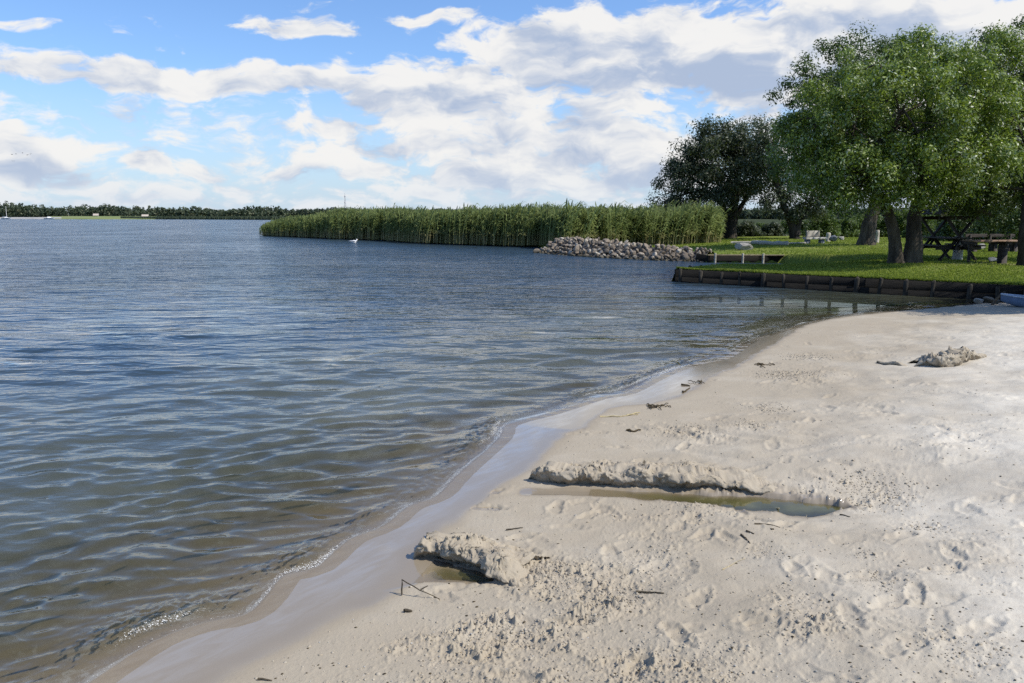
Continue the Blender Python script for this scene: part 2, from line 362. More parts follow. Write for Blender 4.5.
ROUGH = [(G(x, y, 0.2), r, a) for x, y, r, a in [
    (560, 452, .15, .022), (640, 458, .2, .02), (720, 466, .25, .02), (800, 476, .25, .02), (850, 484, .2, .022), (470, 540, .12, .02), (500, 538, .15, .02), (530, 540, .15, .025), (560, 545, .22, .035), (620, 575, .2, .035), (590, 590, .15, .03), (455, 597, .12, .035), (492, 592, .14, .04), (420, 606, .12, .02), (520, 600, .16, .03), (470, 606, .15, .025), (390, 612, .1, .012), (600, 560, .38, .024), (545, 560, .2, .02), (540, 610, .3, .016), (480, 615, .2, .018), (690, 655, .28, .02), (620, 640, .3, .012), (720, 640, .2, .014), (440, 650, .35, .012), (760, 535, .16, .014),
    (800, 615, .25, .013), (880, 570, .2, .013), (925, 515, .22, .012), (770, 395, .3, .014), (790, 362, .5, .02), (690, 415, .4, .01), (750, 412, .25, .014), (865, 545, .1, .015), (345, 660, .2, .008),
    (960, 650, .25, .014), (790, 585, .2, .01), (660, 535, .25, .01), (700, 480, .5, .012), (870, 470, .4, .012), (805, 345, .4, .014), (880, 480, .3, .014), (300, 672, .2, .006), (560, 660, .3, .012)]]

BF = {}
def shore_d(x, y):
    d, s, par, _ = polydist(x, y, SHORE); return d * -s, par
def beach_base(x, y):
    x = np.asarray(x, float); y = np.asarray(y, float)
    d, _ = shore_d(x, y)
    land = 0.026*d + 0.20*sst(1.2, 5.0, d)
    land = np.minimum(land, 0.34 + 0.02*fbm(x*0.4, y*0.4, 2, 3))
    sea = np.maximum(0.11*d - 0.035*(1-np.exp(d*3)), -1.6)
    z = np.where(d > 0, land, sea)
    z = z + sst(0.5, 2.5, d)*(0.028*fbm(x*0.55, y*0.55, 3, 21) + 0.009*fbm(x*2.3, y*2.3, 2, 22))
    td, _, tp, tw = polydist(x, y, TR, TRW)
    z = np.where(d > 0, np.minimum(z, 0.022 + 0.02*sst(0.3, 1.5, tp) + 0.16*np.maximum(td-tw, 0)**1.2), z)
    pd_, _, pp, pw = polydist(x, y, POOL, POOLW)
    z = np.where(d > 0, np.minimum(z, 0.02 + 0.16*np.maximum(pd_-pw, 0)**1.2), z)
    return z, d
def beach_full(x, y, fine=True):
    z, d = beach_base(x, y)
    wd, ws, _, _ = polydist(x, y, WETL); wd = wd * -ws     # + = dry side
    wet = 1 - sst(-0.03, 0.22, wd + 0.05*fbm(x*3, y*3, 2, 31))
    silt = np.zeros_like(z); film = 1 - sst(-0.20, 0.0, wd + 0.03*fbm(x*5, y*5, 2, 32))
    film = film*sst(-.42, -.05, d)
    dry = sst(0.8, 4.0, wd + 0.5*fbm(x*.8, y*.8, 2, 8)) * sst(0.55, 2.8, x + 0.3*fbm(x*1.5, y*1.5, 3, 9) + 0.1*y - 0.2) 
    dryamt = 1 - wet
    if fine:
        rough = np.zeros_like(z)
        for (c, r, a) in ROUGH:
            q = ((x-c[0])**2 + (y-c[1])**2) / (r*r)
            m = q < 6
            rough[m] += a*np.exp(-q[m]*1.6)
        nm = sst(0.05, 0.6, fbm(x*0.9, y*0.9, 3, 41)) * sst(0.2, 1.2, wd)
        rough = rough + 0.010*nm
        rough = np.minimum(rough, 0.030)
        n1 = perlin(x*7, y*7, 50); n2 = perlin(x*17, y*17, 51); n3 = perlin(x*38, y*38, 52); n4 = perlin(x*80, y*80, 53)
        lump = 0.5*n1 + 1.1*np.maximum(n2 + 0.45*n3 - 0.12, 0) + 0.9*np.maximum(n3 + .5*n4 - 0.22, 0) + 0.16*n4 + .35*np.maximum(perlin(x*150, y*150, 56)-.1, 0)
        rough = rough*(.35 + 1.1*sst(-.35, .45, fbm(x*5, y*6, 3, 59)))
        z = z + dryamt*sst(.6, 2.2, d)*(0.017*perlin(x*2.9, y*3.6, 63) + .007*np.abs(perlin(x*5.5, y*6.5, 64)))
        z = z + dryamt*(rough*lump*0.85 + 0.0007*n4 + 0.0007*n3 + .0025*np.maximum(n3+.4*n4-.42, 0) + 0.003*perlin(x*4, y*9, 54) + 0.0035*perlin(x*2.2, y*4, 55))
        for (c, a, ln, dp) in FEET:
            dx, dy = x-c[0], y-c[1]
            m = (np.abs(dx) < ln) & (np.abs(dy) < ln) & (dryamt > 0.3)
            if not m.any(): continue
            ca, sa = math.cos(a), math.sin(a)
            u = (dx[m]*ca + dy[m]*sa)/(ln*.5); v = (-dx[m]*sa + dy[m]*ca)/(ln*.2)
            q = np.sqrt(u*u + v*v*(1+0.25*u)) + 0.3*perlin(x[m]*22, y[m]*22, 57) + .3*perlin(x[m]*9, y[m]*9, 58)
            z[m] += -dp*(1 - sst(0.55, 1.0, q)) + dp*0.5*np.exp(-((q-1.15)/0.22)**2)
        for (pl, w, dp) in GROOVES:
            gd, _, gp, _ = polydist(x, y, pl)
            z = z - dp*np.exp(-(gd/w)**2)*(0.5+0.5*np.abs(perlin(gp*5, gp*0+3.3, 5))*2) + dp*0.6*np.exp(-((gd-1.9*w)/w)**2)*(0.6+lump*.6)
    td, _, tp, tw = polydist(x, y, TR, TRW)
    k = td/np.maximum(tw*(1 + 0.25*fbm(x*6, y*6, 2, 61)), 0.01)
    m = 1 - sst(0.85, 1.25, k)
    floor = 0.012 - 0.075*sst(0.5, 1.6, tp)*(1-sst(0.0, 1.05, k))
    z = z*(1-m) + np.minimum(z, floor)*m
    wet = np.maximum(wet, 1 - sst(1.0, 2.4, k)); silt = np.maximum(silt, 0.8*(1-sst(0.6, 1.0, k))*sst(0.45, 1.2, tp))
    pd_, _, pp, pw = polydist(x, y, POOL, POOLW)
    k = pd_/np.maximum(pw*(1+0.2*fbm(x*7, y*7, 2, 62)), 0.01)
    m = 1 - sst(0.85, 1.3, k)
    floor = 0.013 - 0.03*sst(0.16, 0.3, pp)*(1-sst(0.0, 0.9, k))
    z = z*(1-m) + np.minimum(z, floor)*m
    wet = np.maximum(wet, 1 - sst(1.0, 1.5, k)); silt = np.maximum(silt, 0.6*(1-sst(0.2, 0.75, k))*sst(0.2, 0.3, pp))
    BF['film'] = film
    return z, d, wet, dry, silt
def hit(px, py):
    z = 0.2
    for i in range(12):
        g = G(px, py, z); z = 0.5*z + 0.5*float(beach_base(np.array([g[0]]), np.array([g[1]]))[0][0])
    g = G(px, py, z); z = float(beach_full(np.array([g[0]]), np.array([g[1]]))[0][0])
    return np.array([g[0], g[1], z])

def polar_grid(rs, an):
    A, Rr = np.meshgrid(an, rs)
    return Rr*np.sin(A), Rr*np.cos(A)
def grid_quads(nr, na, keep=None):
    i = np.arange((nr-1)*(na-1)); r, c = i//(na-1), i % (na-1)
    q = np.stack([r*na+c, r*na+c+1, (r+1)*na+c+1, (r+1)*na+c], 1)
    if keep is not None: q = q[keep[q].all(1)]
    return q
def compact(V, q, attrs):
    used = np.zeros(len(V), bool); used[q.ravel()] = True
    idx = np.cumsum(used)-1
    return V[used], idx[q], {k: a[used] for k, a in attrs.items()}
def radii(r0, r1, k1, k2, rlast=None):
    rs = [r0]
    while rs[-1] < r1: rs.append(rs[-1] + min(rs[-1]**2/k1, rs[-1]*k2))
    if rlast:
        while rs[-1] < rlast: rs.append(rs[-1]*1.03)
    return np.array(rs)
def angles(step, inner, outer_lo, outer_hi):
    a = np.arange(-inner, inner, step)
    return R(1)*np.concatenate([np.arange(outer_lo, -inner, 0.5), a, np.arange(inner, outer_hi, 0.5)])

# beach sheet
rs = radii(1.2, 27, 1500, 0.0036); an = angles(0.075, 36, -60, 78)
X, Y = polar_grid(rs, an); X = X.ravel(); Y = Y.ravel()
bz, bd, bwet, bdry, bsilt = beach_full(X, Y); bfilm = BF['film']
vback = (X-WALL_A[0])*WV[0] + (Y-WALL_A[1])*WV[1]
keep = (bd > -7) & (vback < 0.12)
V = np.stack([X, Y, bz], 1); q = grid_quads(len(rs), len(an), keep)
V, q, at = compact(V, q, {'wet': bwet, 'dry': bdry, 'silt': bsilt, 'film': bfilm})
tag(mesh_np('beach', V, q, M['sand'], None, True, at), kind='structure')

# ------------------------------------------------------------------ lake
def waves(x, y, d, r):
    """displacement of the wind ripples (sum of trochoid trains)"""
    w = np.random.default_rng(23)
    dz = np.zeros_like(x); ox = np.zeros_like(x); oy = np.zeros_like(x)
    warp = 0.35*fbm(x*0.35, y*0.35, 2, 71); warp2 = 0.35*fbm(x*0.35, y*0.35, 2, 75)
    amp = 0.75 + 0.55*fbm(x*0.22, y*0.3, 3, 73)
    for i in range(92):
        lam = 0.075*(1.5/0.075)**((i+0.5)/92) * w.uniform(.9, 1.1)
        th = R(-78) + R(20)*w.normal()
        kx, ky = math.cos(th)*2*math.pi/lam, math.sin(th)*2*math.pi/lam
        slope = 0.056 if lam < 0.17 else 0.056*(0.17/lam)**0.78
        a = slope*lam/(2*math.pi)*1.25
        ph = w.uniform(0, 6.28)
        fade = 1 - sst(0.35, 0.9, (r*r/1300 + 0.002*r)*2.2/lam)
        A = a*fade; arg = kx*(x+warp) + ky*(y+warp2) + ph
        s, c = np.sin(arg), np.cos(arg)
        dz += A*c; ox -= A*math.cos(th)*s*0.9; oy -= A*math.sin(th)*s*0.9
    g = (.25 + .75*sst(-0.05, 1.1, d))*sst(-.05, .15, d)*amp
    return ox*g, oy*g, dz*g
rs = radii(1.0, 70, 1400, 0.0042, 9000); an = angles(0.09, 36, -64, 66)
X, Y = polar_grid(rs, an); RR = np.hypot(X, Y).ravel(); X = X.ravel(); Y = Y.ravel()
sd, par = shore_d(X, Y); dw = -sd
ox, oy, oz = waves(X, Y, dw, RR)
# swash: a low wavelet that runs along the shore
modw = sst(-0.1, 0.5, perlin(par*0.9, par*0+1.7, 81) + 0.3*perlin(par*2.7, par*0+9.1, 82))
c0 = 0.16 + 0.10*perlin(par*0.7, par*0+4.2, 83)
modw = .3 + .7*modw
wl = np.exp(-((dw-c0)/np.where(dw < c0, 0.06, 0.17))**2)*modw
near = (RR < 26)
oz = oz + near*0.030*wl + near*0.013*np.exp(-((dw-0.75-0.25*perlin(par*.5, par*0, 84))/0.16)**2)
oz = oz + np.where(near, wl*0.012*fbm(X*16, Y*16, 3, 85), 0)
foam = np.where(near, np.clip(np.exp(-((dw-c0+0.05)/0.05)**2)*modw*0.95 + 0.75*np.exp(-((dw-0.015)/0.025)**2), 0, 1), 0)
lb = np.maximum(0.11*(-dw) - 0.035*(1-np.exp(-np.maximum(dw, 0)*3)), -2.5)
depth = np.where(dw > 0, np.maximum(oz - lb, 0.0) , 0.004)
depth = depth*(0.9 + 0.25*fbm(X*.5, Y*.5, 2, 86)) + np.where(RR > 30, 2.0, 0)
# shallow thin film: the lake runs a little up the wet sand
film = 0.004 + 0*X
Z = np.where(dw > -0.02, oz*sst(-0.02, 0.1, dw) + 0.003, 0.003 + 0.022*dw*0)
far = 0.20*sst(3, 38, RR) + 0.03
V = np.stack([X+ox, Y+oy, Z], 1)
q = grid_quads(len(rs), len(an), dw > -1.2)
V, q, at = compact(V, q, {'depth': depth, 'foam': foam, 'far': far})
tag(mesh_np('lake_water', V, q, M['water'], None, True, at), kind='structure')

# puddle in the dug trench, and the inlet pool
def puddle(name, line, widths, z, grow, nseg=60, ncross=14):
    L = np.array(line); s = np.concatenate([[0], np.cumsum(np.linalg.norm(np.diff(L, axis=0), axis=1))])
    t = np.linspace(0, s[-1], nseg); px = np.interp(t, s, L[:, 0]); py = np.interp(t, s, L[:, 1]); w = np.interp(t, s, widths)*grow
    tx, ty = np.gradient(px), np.gradient(py); l = np.hypot(tx, ty); nx, ny = -ty/l, tx/l
    c = np.linspace(-1, 1, ncross)
    X = px[:, None] + nx[:, None]*c*w[:, None]; Y = py[:, None] + ny[:, None]*c*w[:, None]
    zb = beach_full(X.ravel(), Y.ravel(), False)[0]
    V = np.stack([X.ravel(), Y.ravel(), np.full(X.size, z)], 1)
    tag(mesh_np(name, V, grid_quads(nseg, ncross)[:, ::-1], M['puddle'], None, True, {'depth': np.clip(z - zb, 0, 1), 'foam': 0*zb}), kind='structure')
puddle('puddle', TR[1:], TRW[1:], 0.02, 1.3)
puddle('pool', POOL[1:], POOLW[1:], 0.0145, 1.3)

# ------------------------------------------------------------------ dug sand banks
def sand_bank(label, line, hs, ws, seed, lump=1.0, over=0.3, res=0.009, cat='sand heap', name='sand_mound', face=0.0):
    L = np.array(line); s = np.concatenate([[0], np.cumsum(np.linalg.norm(np.diff(L, axis=0), axis=1))])
    ns = int(s[-1]/res); t = np.linspace(0, s[-1], ns)
    px = np.interp(t, s, L[:, 0]); py = np.interp(t, s, L[:, 1])
    ker = np.ones(9)/9
    px = np.convolve(np.pad(px, 4, 'edge'), ker, 'valid'); py = np.convolve(np.pad(py, 4, 'edge'), ker, 'valid')
    h = np.interp(t, s, hs)*(1 + 0.26*fbm(t*3.5, t*0+seed, 4, 90)); w = np.interp(t, s, ws)*(1+0.12*fbm(t*3, t*0+seed+5, 3, 91))
    tx, ty = np.gradient(px), np.gradient(py); l = np.hypot(tx, ty); nx, ny = -ty/l, tx/l
    # cross path: foot (hidden), undercut, lip, crown, back slope
    pk = np.array([0, .10, .20, .30, .45, .62, 1.0])
    pt = np.array([.10, .07, -.02, .02, .20, .50, 1.05]); pz = np.array([-.9, -.1, .55, .9, 1.0, .52, -.06])
    pt[1] += over*.12; pt[2] -= over*.10
    nc = int(0.62/res); k = np.linspace(0, 1, nc)
    ct, cz = np.interp(k, pk, pt), np.interp(k, pk, pz)
    ker = np.ones(max(3, nc//12)|1); ker /= ker.sum(); hp = len(ker)//2
    ct = np.convolve(np.pad(ct, hp, 'edge'), ker, 'valid'); cz = np.convolve(np.pad(cz, hp, 'edge'), ker, 'valid')
    T = ct[None, :]*w[:, None]
    T = np.where(ct[None, :] < 0.2, ct[None, :]*np.minimum(w, 0.4)[:, None], T)
    X = px[:, None] + nx[:, None]*T + 0*k; Y = py[:, None] + ny[:, None]*T
    S = t[:, None] + 0*T
    fade = sst(0, .5, 1 - S/s[-1])
    X = X + 0.02*lump*fade*fbm(S*6, k[None, :]*4+seed, 3, 95); Y = Y + 0.02*lump*fade*fbm(S*6+7, k[None, :]*4+seed, 3, 96)
    zb, _ = beach_base(X.ravel(), Y.ravel()); zb = zb.reshape(X.shape)
    ends = sst(0, 0.05, S/s[-1])*sst(0, 0.12, 1-S/s[-1])
    hh = (h[:, None]*ends)*(.25+.75*fade)
    top = sst(-0.1, 0.5, cz)[None, :]*ends*(1-.6*sst(.55, 1, k))[None, :]
    q_ = 1 - S/s[-1]
    Z = zb + hh*cz[None, :] - 0.04*(1-ends) - 0.035*sst(.8, 1, k)[None, :] - 0.11*sst(.42, 0, q_)*(1-.5*sst(.3, .9, cz))[None, :]
    cl = sst(-.1, .45, fbm(X*4.5+3, Y*7, 2, 197))
    n = 0.42*perlin(X*8, Y*12, 97) + 0.34*cl*perlin(X*21, Y*26, 98) + 0.42*cl*np.abs(perlin(X*40, Y*46, 99)) + 0.20*(.3+cl)*perlin(X*85, Y*95, 100) + .10*perlin(X*160, Y*170, 110)
    Z = Z + lump*0.05*n*top*np.clip(h[:, None]/0.1, .3, 1.4)
    a = fade*lump*0.020*(0.8*perlin(S*9, Z*14, 101) + 0.6*perlin(S*26, Z*30, 102) + .4*perlin(S*60, Z*60, 103))*sst(-.5, .2, cz)[None, :]
    X = X - nx[:, None]*a; Y = Y - ny[:, None]*a
    c = np.array([X.mean(), Y.mean(), 0.1])
    V = np.stack([X.ravel(), Y.ravel(), Z.ravel()], 1) - c
    wet = np.clip(0.75*(1-sst(-0.05, 0.55, cz))[None, :]*(k < .45)[None, :] + .10 + .14*fbm(X*5, Y*5, 3, 111), 0, 1).ravel()
    o = mesh_np(name, V, grid_quads(ns, nc)[:, ::-1], M['sand'], None, True, {'wet': wet, 'dry': np.full(V.shape[0], 0.05), 'silt': np.zeros(len(V))})
    o.location = c
    return tag(o, label, cat, 'heaps of dug sand on the beach')
sand_bank('long pale ridge of dug sand with an undercut edge beside the olive puddle', P3([(524, 475), (536, 480), (562, 484), (600, 486), (650, 489), (705, 491.5), (765, 494.5), (800, 493), (850, 490)], 0.03),
          [.08, .12, .13, .13, .12, .10, .075, .05, .015], [.34, .5, .62, .68, .7, .7, .68, .6, .5], 1.3, 1.25, 0.35)
sand_bank('crumbly sand mound with a dark hollow edge above the small shore pool', P3([(412, 556), (424, 559), (436, 558), (456, 564), (480, 573), (500, 583), (515, 587), (535, 590), (560, 592)], 0.02),
          [.07, .10, .10, .115, .125, .10, .07, .05, .02], [.3, .38, .42, .44, .46, .44, .42, .4, .36], 4.1, 1.5, 0.6, 0.007)
sand_bank('loose crumbled heap of pale sand lying alone on the upper beach', P3([(914, 352), (930, 354), (945, 356), (965, 354), (985, 350), (995, 347)], 0.3),
          [.03, .10, .14, .13, .11, .03], [.3, .55, .7, .7, .6, .4], 12.7, 2.2, 0.1, 0.016)
sand_bank('low thin ridge of sand trailing from the crumbled heap', P3([(876, 346), (890, 350), (905, 352), (922, 353)], 0.3),
          [.03, .05, .05, .05], [.15, .22, .22, .2], 15.7, 0.8, 0.2, 0.014)  # low bank with a darker front foot, built along a dark line

# sand crumbs and shell bits: nobody could count them
ico_v = None
def ico():
    t = (1+5**.5)/2
    v = np.array([(-1, t, 0), (1, t, 0), (-1, -t, 0), (1, -t, 0), (0, -1, t), (0, 1, t), (0, -1, -t), (0, 1, -t), (t, 0, -1), (t, 0, 1), (-t, 0, -1), (-t, 0, 1)], float)
    v /= np.linalg.norm(v[0])
    f = np.array([(0, 11, 5), (0, 5, 1), (0, 1, 7), (0, 7, 10), (0, 10, 11), (1, 5, 9), (5, 11, 4), (11, 10, 2), (10, 7, 6), (7, 1, 8), (3, 9, 4), (3, 4, 2), (3, 2, 6), (3, 6, 8), (3, 8, 9), (4, 9, 5), (2, 4, 11), (6, 2, 10), (8, 6, 7), (9, 8, 1)])
    return v, f
IV, IF = ico()
def lumps(name, P, size, mat, flat=0.75, attrs=None, parent=None, fr=0.35):
    n = len(P); j = 1 + fr*rng.standard_normal((n, 12, 3))*0.6
    sc = size[:, None, None]*np.stack([rng.uniform(.7, 1.4, n), rng.uniform(.7, 1.4, n), rng.uniform(.6, 1.1, n)*flat], 1)[:, None, :]
    ang = rng.uniform(0, 6.28, n); ca, sa = np.cos(ang), np.sin(ang)
    v = IV[None]*j*sc
    x = v[..., 0]*ca[:, None] - v[..., 1]*sa[:, None]; y = v[..., 0]*sa[:, None] + v[..., 1]*ca[:, None]
    V = np.stack([x, y, v[..., 2]], -1) + P[:, None, :]
    f = (IF[None] + (np.arange(n)*12)[:, None, None]).reshape(-1, 3)
    return mesh_np(name, V.reshape(-1, 3), f, mat, parent, False, attrs and {k: np.repeat(a, 12) for k, a in attrs.items()})
def scatter(n, patches=True):
    pts = []
    if patches:
        for (c, r, a) in ROUGH:
            m = int(n*0.75*(r*r*a)/sum(q[1]**2*q[2] for q in ROUGH))+12
            pts.append(np.array(c)[None] + rng.standard_normal((m, 2))*r*0.42)
    a = rng.uniform(-0.5, 0.68, n//2); r_ = 2.3/(1 - rng.uniform(0, 0.86, n//2))
    pts.append(np.stack([r_*np.sin(a), r_*np.cos(a)], 1))
    p = np.concatenate(pts)
    z, d, wet, dry, silt = beach_full(p[:, 0], p[:, 1])
    vb = (p[:, 0]-WALL_A[0])*WV[0] + (p[:, 1]-WALL_A[1])*WV[1]
    m = (wet < 0.35) & (silt < .1) & (vb < -0.3)
    return np.concatenate([p, z[:, None]], 1)[m]
p = scatter(11000); sz = 0.0018 + 0.0075*rng.random(len(p))**5 + 0.0003*np.hypot(p[:, 0], p[:, 1])
o = lumps('sand_crumbs', p, sz, M['sand'], 0.8, {'wet': rng.uniform(0, .3, len(p)), 'dry': rng.uniform(0, .4, len(p)), 'silt': 0*sz}); tag(o, kind='stuff')
p = scatter(2800, False); p[:, 2] += 0.001; sz = 0.0022 + 0.0042*rng.random(len(p))**2
tag(lumps('shell_fragments', p, sz, M['concrete'], 0.35), kind='stuff')
p = scatter(2600, False); p[:, 2] += 0.001; sz = 0.002 + 0.006*rng.random(len(p))**2
tag(lumps('plant_debris', p, sz, M['weed'], 0.4), kind='stuff')

# twigs and flotsam
def twig(label, cat, paths, mat, rad, lift=0.004, name='twig'):
    base = hit(*paths[0][0]); mb = MB()
    for path in paths:
        pts = []
        for i, p in enumerate(path):
            w = hit(p[0], p[1] + (p[2] if len(p) > 2 else 0)) if len(p) < 3 else None
            if len(p) > 2:                     # raised point: pixel of its foot and height above it
                w = hit(p[0], p[1]); w[2] += p[2]
            w[2] += lift; pts.append(w - base)
        fine = []
        for a, b in zip(pts[:-1], pts[1:]):
            for k in range(3): fine.append(a + (b-a)*k/3 + np.array([random.gauss(0, rad*.5), random.gauss(0, rad*.5), abs(random.gauss(0, rad*.4))]))
        fine.append(pts[-1])
        n = len(fine); mb.tube(fine, [rad*(1.0-0.55*i/(n-1)) for i in range(n)], 6)
    o = mb.build(name, mat, None, True); o.location = base
    return tag(o, label, cat)
twig('thin bent twig sticking up out of the sand beside the small shore pool', 'twig', [[(402, 596), (402, 594, .075), (420, 597, .035), (440, 599)], [(420, 597, .035), (428, 596, .05)]], M['stick'], 0.0045)
twig('short straight dark stick lying alone on smooth sand below the ridge', 'stick', [[(636, 592), (650, 593), (664, 595)]], M['stick'], 0.007, name='stick')
twig('small dark sliver of wood on damp sand between ridge and mound', 'stick', [[(506, 531), (515, 529), (523, 528)]], M['stick'], 0.005, name='stick')
twig('forked dark twig on the sand just below the olive puddle', 'twig', [[(755, 525), (768, 526), (780, 528)], [(768, 526), (774, 530)]], M['stick'], 0.005)
twig('stubby slanted stick on the sand left of the forked twig', 'stick', [[(741, 536), (746, 540), (750, 545)]], M['stick'], 0.006, name='stick')
twig('tiny chip of dark wood above the stubby slanted stick', 'wood chip', [[(747, 532), (754, 535)]], M['stick'], 0.006, name='wood_chip')
twig('pale straw stalk lying along the wet edge of the beach', 'straw', [[(600, 417), (620, 417), (638, 415)], [(627, 416), (640, 413)]], M['straw'], 0.009, name='straw_stalk')
twig('pale straw standing up out of the olive puddle', 'straw', [[(806, 514), (807, 510, .02), (806, 506, .05)]], M['straw'], 0.004, 0.0, name='straw_stalk')
twig('pale leaf blade floating on the olive puddle', 'leaf', [[(772, 503), (779, 507)]], M['straw'], 0.010, 0.06, name='leaf_blade')
twig('thin faint straw on the sand near the foreground middle', 'straw', [[(722, 571), (733, 565), (745, 558)]], M['straw'], 0.0022, name='straw_stalk')
twig('dark little stick just outside the tip of the olive puddle', 'stick', [[(840, 516), (850, 519)]], M['stick'], 0.005, name='stick')
twig('dark short stick at the bottom edge of the wet sand', 'stick', [[(257, 680), (272, 681)]], M['stick'], 0.005, name='stick')
twig('dark knob of driftwood near the bent upright twig', 'driftwood', [[(404, 613), (412, 612)]], M['stick'], 0.010, name='driftwood')
twig('dark driftwood chunk on the sand above the ridge', 'driftwood', [[(626, 431), (634, 432), (641, 431)]], M['weed'], 0.012, name='driftwood')
twig('dark driftwood piece at the edge of the pale water film', 'driftwood', [[(682, 393), (686, 391), (690, 388)]], M['weed'], 0.012, name='driftwood')
twig('small dark waterlogged stick where the film meets lake water', 'stick', [[(682, 385), (690, 386)]], M['weed'], 0.012, name='stick')
def weed_clump(label, px, py, n, spread):
    b = hit(px, py); mb = MB()
    x = y = 0.0
    for i in range(n):
        a = random.uniform(0, 6.28); l = random.uniform(.04, .10)
        z = random.uniform(0.003, 0.012)
        mb.tube([(x, y, z), (x+math.cos(a)*l*.5, y+math.sin(a)*l*.5, z+.012), (x+math.cos(a)*l, y+math.sin(a)*l, z)], [.004, .005, .004], 5)
        x, y = (x+math.cos(a)*l, y+math.sin(a)*l) if math.hypot(x+math.cos(a)*l, (y+math.sin(a)*l)*1.5) < spread*2 else (x*.0, y*.0)
    o = mb.build('weed_clump', M['weed'], None, True); o.location = b; tag(o, label, 'washed-up weed')
weed_clump('brown clump of washed up weed at the beach edge beside the straw stalk', 657, 407, 26, .07)
weed_clump('scattered dark weed strands on the spit above the washed up clump', 762, 366, 22, .12)
weed_clump('dark weed wisp at the corner where film water ends', 700, 383, 10, .05)

# ------------------------------------------------------------------ lawn and marsh ground
RK = [np.array(p) for p in ((8.5, 36.2), (6.8, 37.2), (4.6, 39.6), (2.6, 42.6), (1.2, 45.8))]       # foot of the rubble bank
REED_FRONT = [G(x, y, 0.0) for x, y in [(262, 235.5), (300, 237.0), (345, 239.0), (385, 240.5), (420, 243.0), (452, 244.5), (500, 246.0), (540, 247.2)]]
LAND = [WALL_A, np.array([7.1, 27.6]), np.array([11.6, 27.4]), np.array([12.4, 29.5]), np.array([12.0, 35.3]), np.array([8.8, 35.9])] + [p + np.array([.95, .75]) for p in RK] + \
       [np.array([2.6, 49.2])] + [p*1.03 for p in REED_FRONT[::-1]] + [REED_FRONT[0]*1.10 + np.array([4.0, 0]), np.array([-15, 112]), np.array([-20, 165]), np.array([170, 160]), np.array([170, -5]), WALL_A + WU*28]
def poly_sd(x, y, P):
    d = np.full(x.shape, 1e9); ins = np.zeros(x.shape, bool)
    for i in range(len(P)):
        ax, ay = P[i]; bx, by = P[(i+1) % len(P)]; dx, dy = bx-ax, by-ay
        t = np.clip(((x-ax)*dx+(y-ay)*dy)/(dx*dx+dy*dy), 0, 1)
        d = np.minimum(d, np.hypot(x-ax-t*dx, y-ay-t*dy))
        c = ((ay > y) != (by > y)); 
        with np.errstate(divide='ignore', invalid='ignore'):
            xi = ax + (y-ay)*dx/np.where(dy == 0, 1e-9, dy)
        ins ^= c & (x < xi)
    return np.where(ins, d, -d)
def lawn_h(x, y):
    x = np.asarray(x, float); y = np.asarray(y, float)
    v = (x-WALL_A[0])*WV[0] + (y-WALL_A[1])*WV[1]
    h = 0.40 + 0.14*sst(0.5, 5, v)*sst(9, 13, x) - 0.14*sst(31, 37, y)*(1-sst(11, 20, x)) - 0.1*sst(40, 60, y)
    h = h + 0.03*fbm(x*.15, y*.15, 3, 120)*sst(0.3, 2, v)
    marsh = sst(1.0, 2.6, -x + 2.5 + 0.55*(y-46)*0.0) * sst(44, 48, y)
    h = h*(1-marsh) + 0.12*marsh
    return h
us = np.concatenate([-np.geomspace(140, 4.2, 60), np.arange(-4, 30, 0.22), np.geomspace(30.3, 170, 45)]); us[np.argmin(np.abs(us))] = 0.0
vs = np.concatenate([np.arange(0, 40, 0.25), np.geomspace(40.3, 190, 60)])
U, Vv = np.meshgrid(us, vs)
X = (WALL_A[0] + U*WU[0] + Vv*WV[0]).ravel(); Y = (WALL_A[1] + U*WU[1] + Vv*WV[1]).ravel()
psd = poly_sd(X, Y, LAND)
hl = lawn_h(X, Y)
edge = sst(-0.45, -0.05, psd + 0.001)
Z = hl*edge + (-0.8)*(1-edge)
V = np.stack([X, Y, Z], 1)
q = grid_quads(len(vs), len(us), psd > -1.2)
V, q, _ = compact(V, q, {})
tag(mesh_np('lawn', V, q, M['lawn'], None, True), kind='structure')

def on_lawn(px, py):
    z = 0.5
    for i in range(10):
        g = G(px, py, z); z = float(lawn_h(np.array([g[0]]), np.array([g[1]]))[0])
    return np.array([g[0], g[1], z])

# grass: short blades over the visible lawn, longer along the wall
def blades(name, P, ln, wd, mat, lean=0.5, kind='stuff', parent=None):
    n = len(P); a = rng.uniform(0, 6.28, n); t = rng.uniform(0.1, lean, n); b = rng.uniform(0, 6.28, n)
    ax, ay = np.cos(a), np.sin(a)
    tip = P + np.stack([np.cos(b)*t*ln, np.sin(b)*t*ln, ln*np.sqrt(1-np.minimum(t, .95)**2)], 1)
    mid = P + np.stack([np.cos(b)*t*ln*.3, np.sin(b)*t*ln*.3, ln*.55], 1)
    s = np.stack([ax, ay, 0*a], 1)*(wd*.5)[:, None]
    V = np.stack([P-s, P+s, mid+s*.8, mid-s*.8, tip], 1).reshape(-1, 3)
    k = np.arange(n)*5
    Q = np.stack([k, k+1, k+2, k+3], 1); T = np.stack([k+3, k+2, k+4], 1)
    r = np.clip(rng.random(n)*.75 + .1 + .35*fbm(P[:, 0]*.35, P[:, 1]*.22, 4, 160), 0, 1)
    return tag(mesh_np(name, V, [Q, T], mat, parent, False, None, {'rnd': np.concatenate([r, r])}), kind=kind)
n = 150000
u = rng.uniform(0.0, 16, n); v = 26*rng.random(n)**1.5
gx = WALL_A[0] + u*WU[0] + v*WV[0] ; gy = WALL_A[1] + u*WU[1] + v*WV[1]
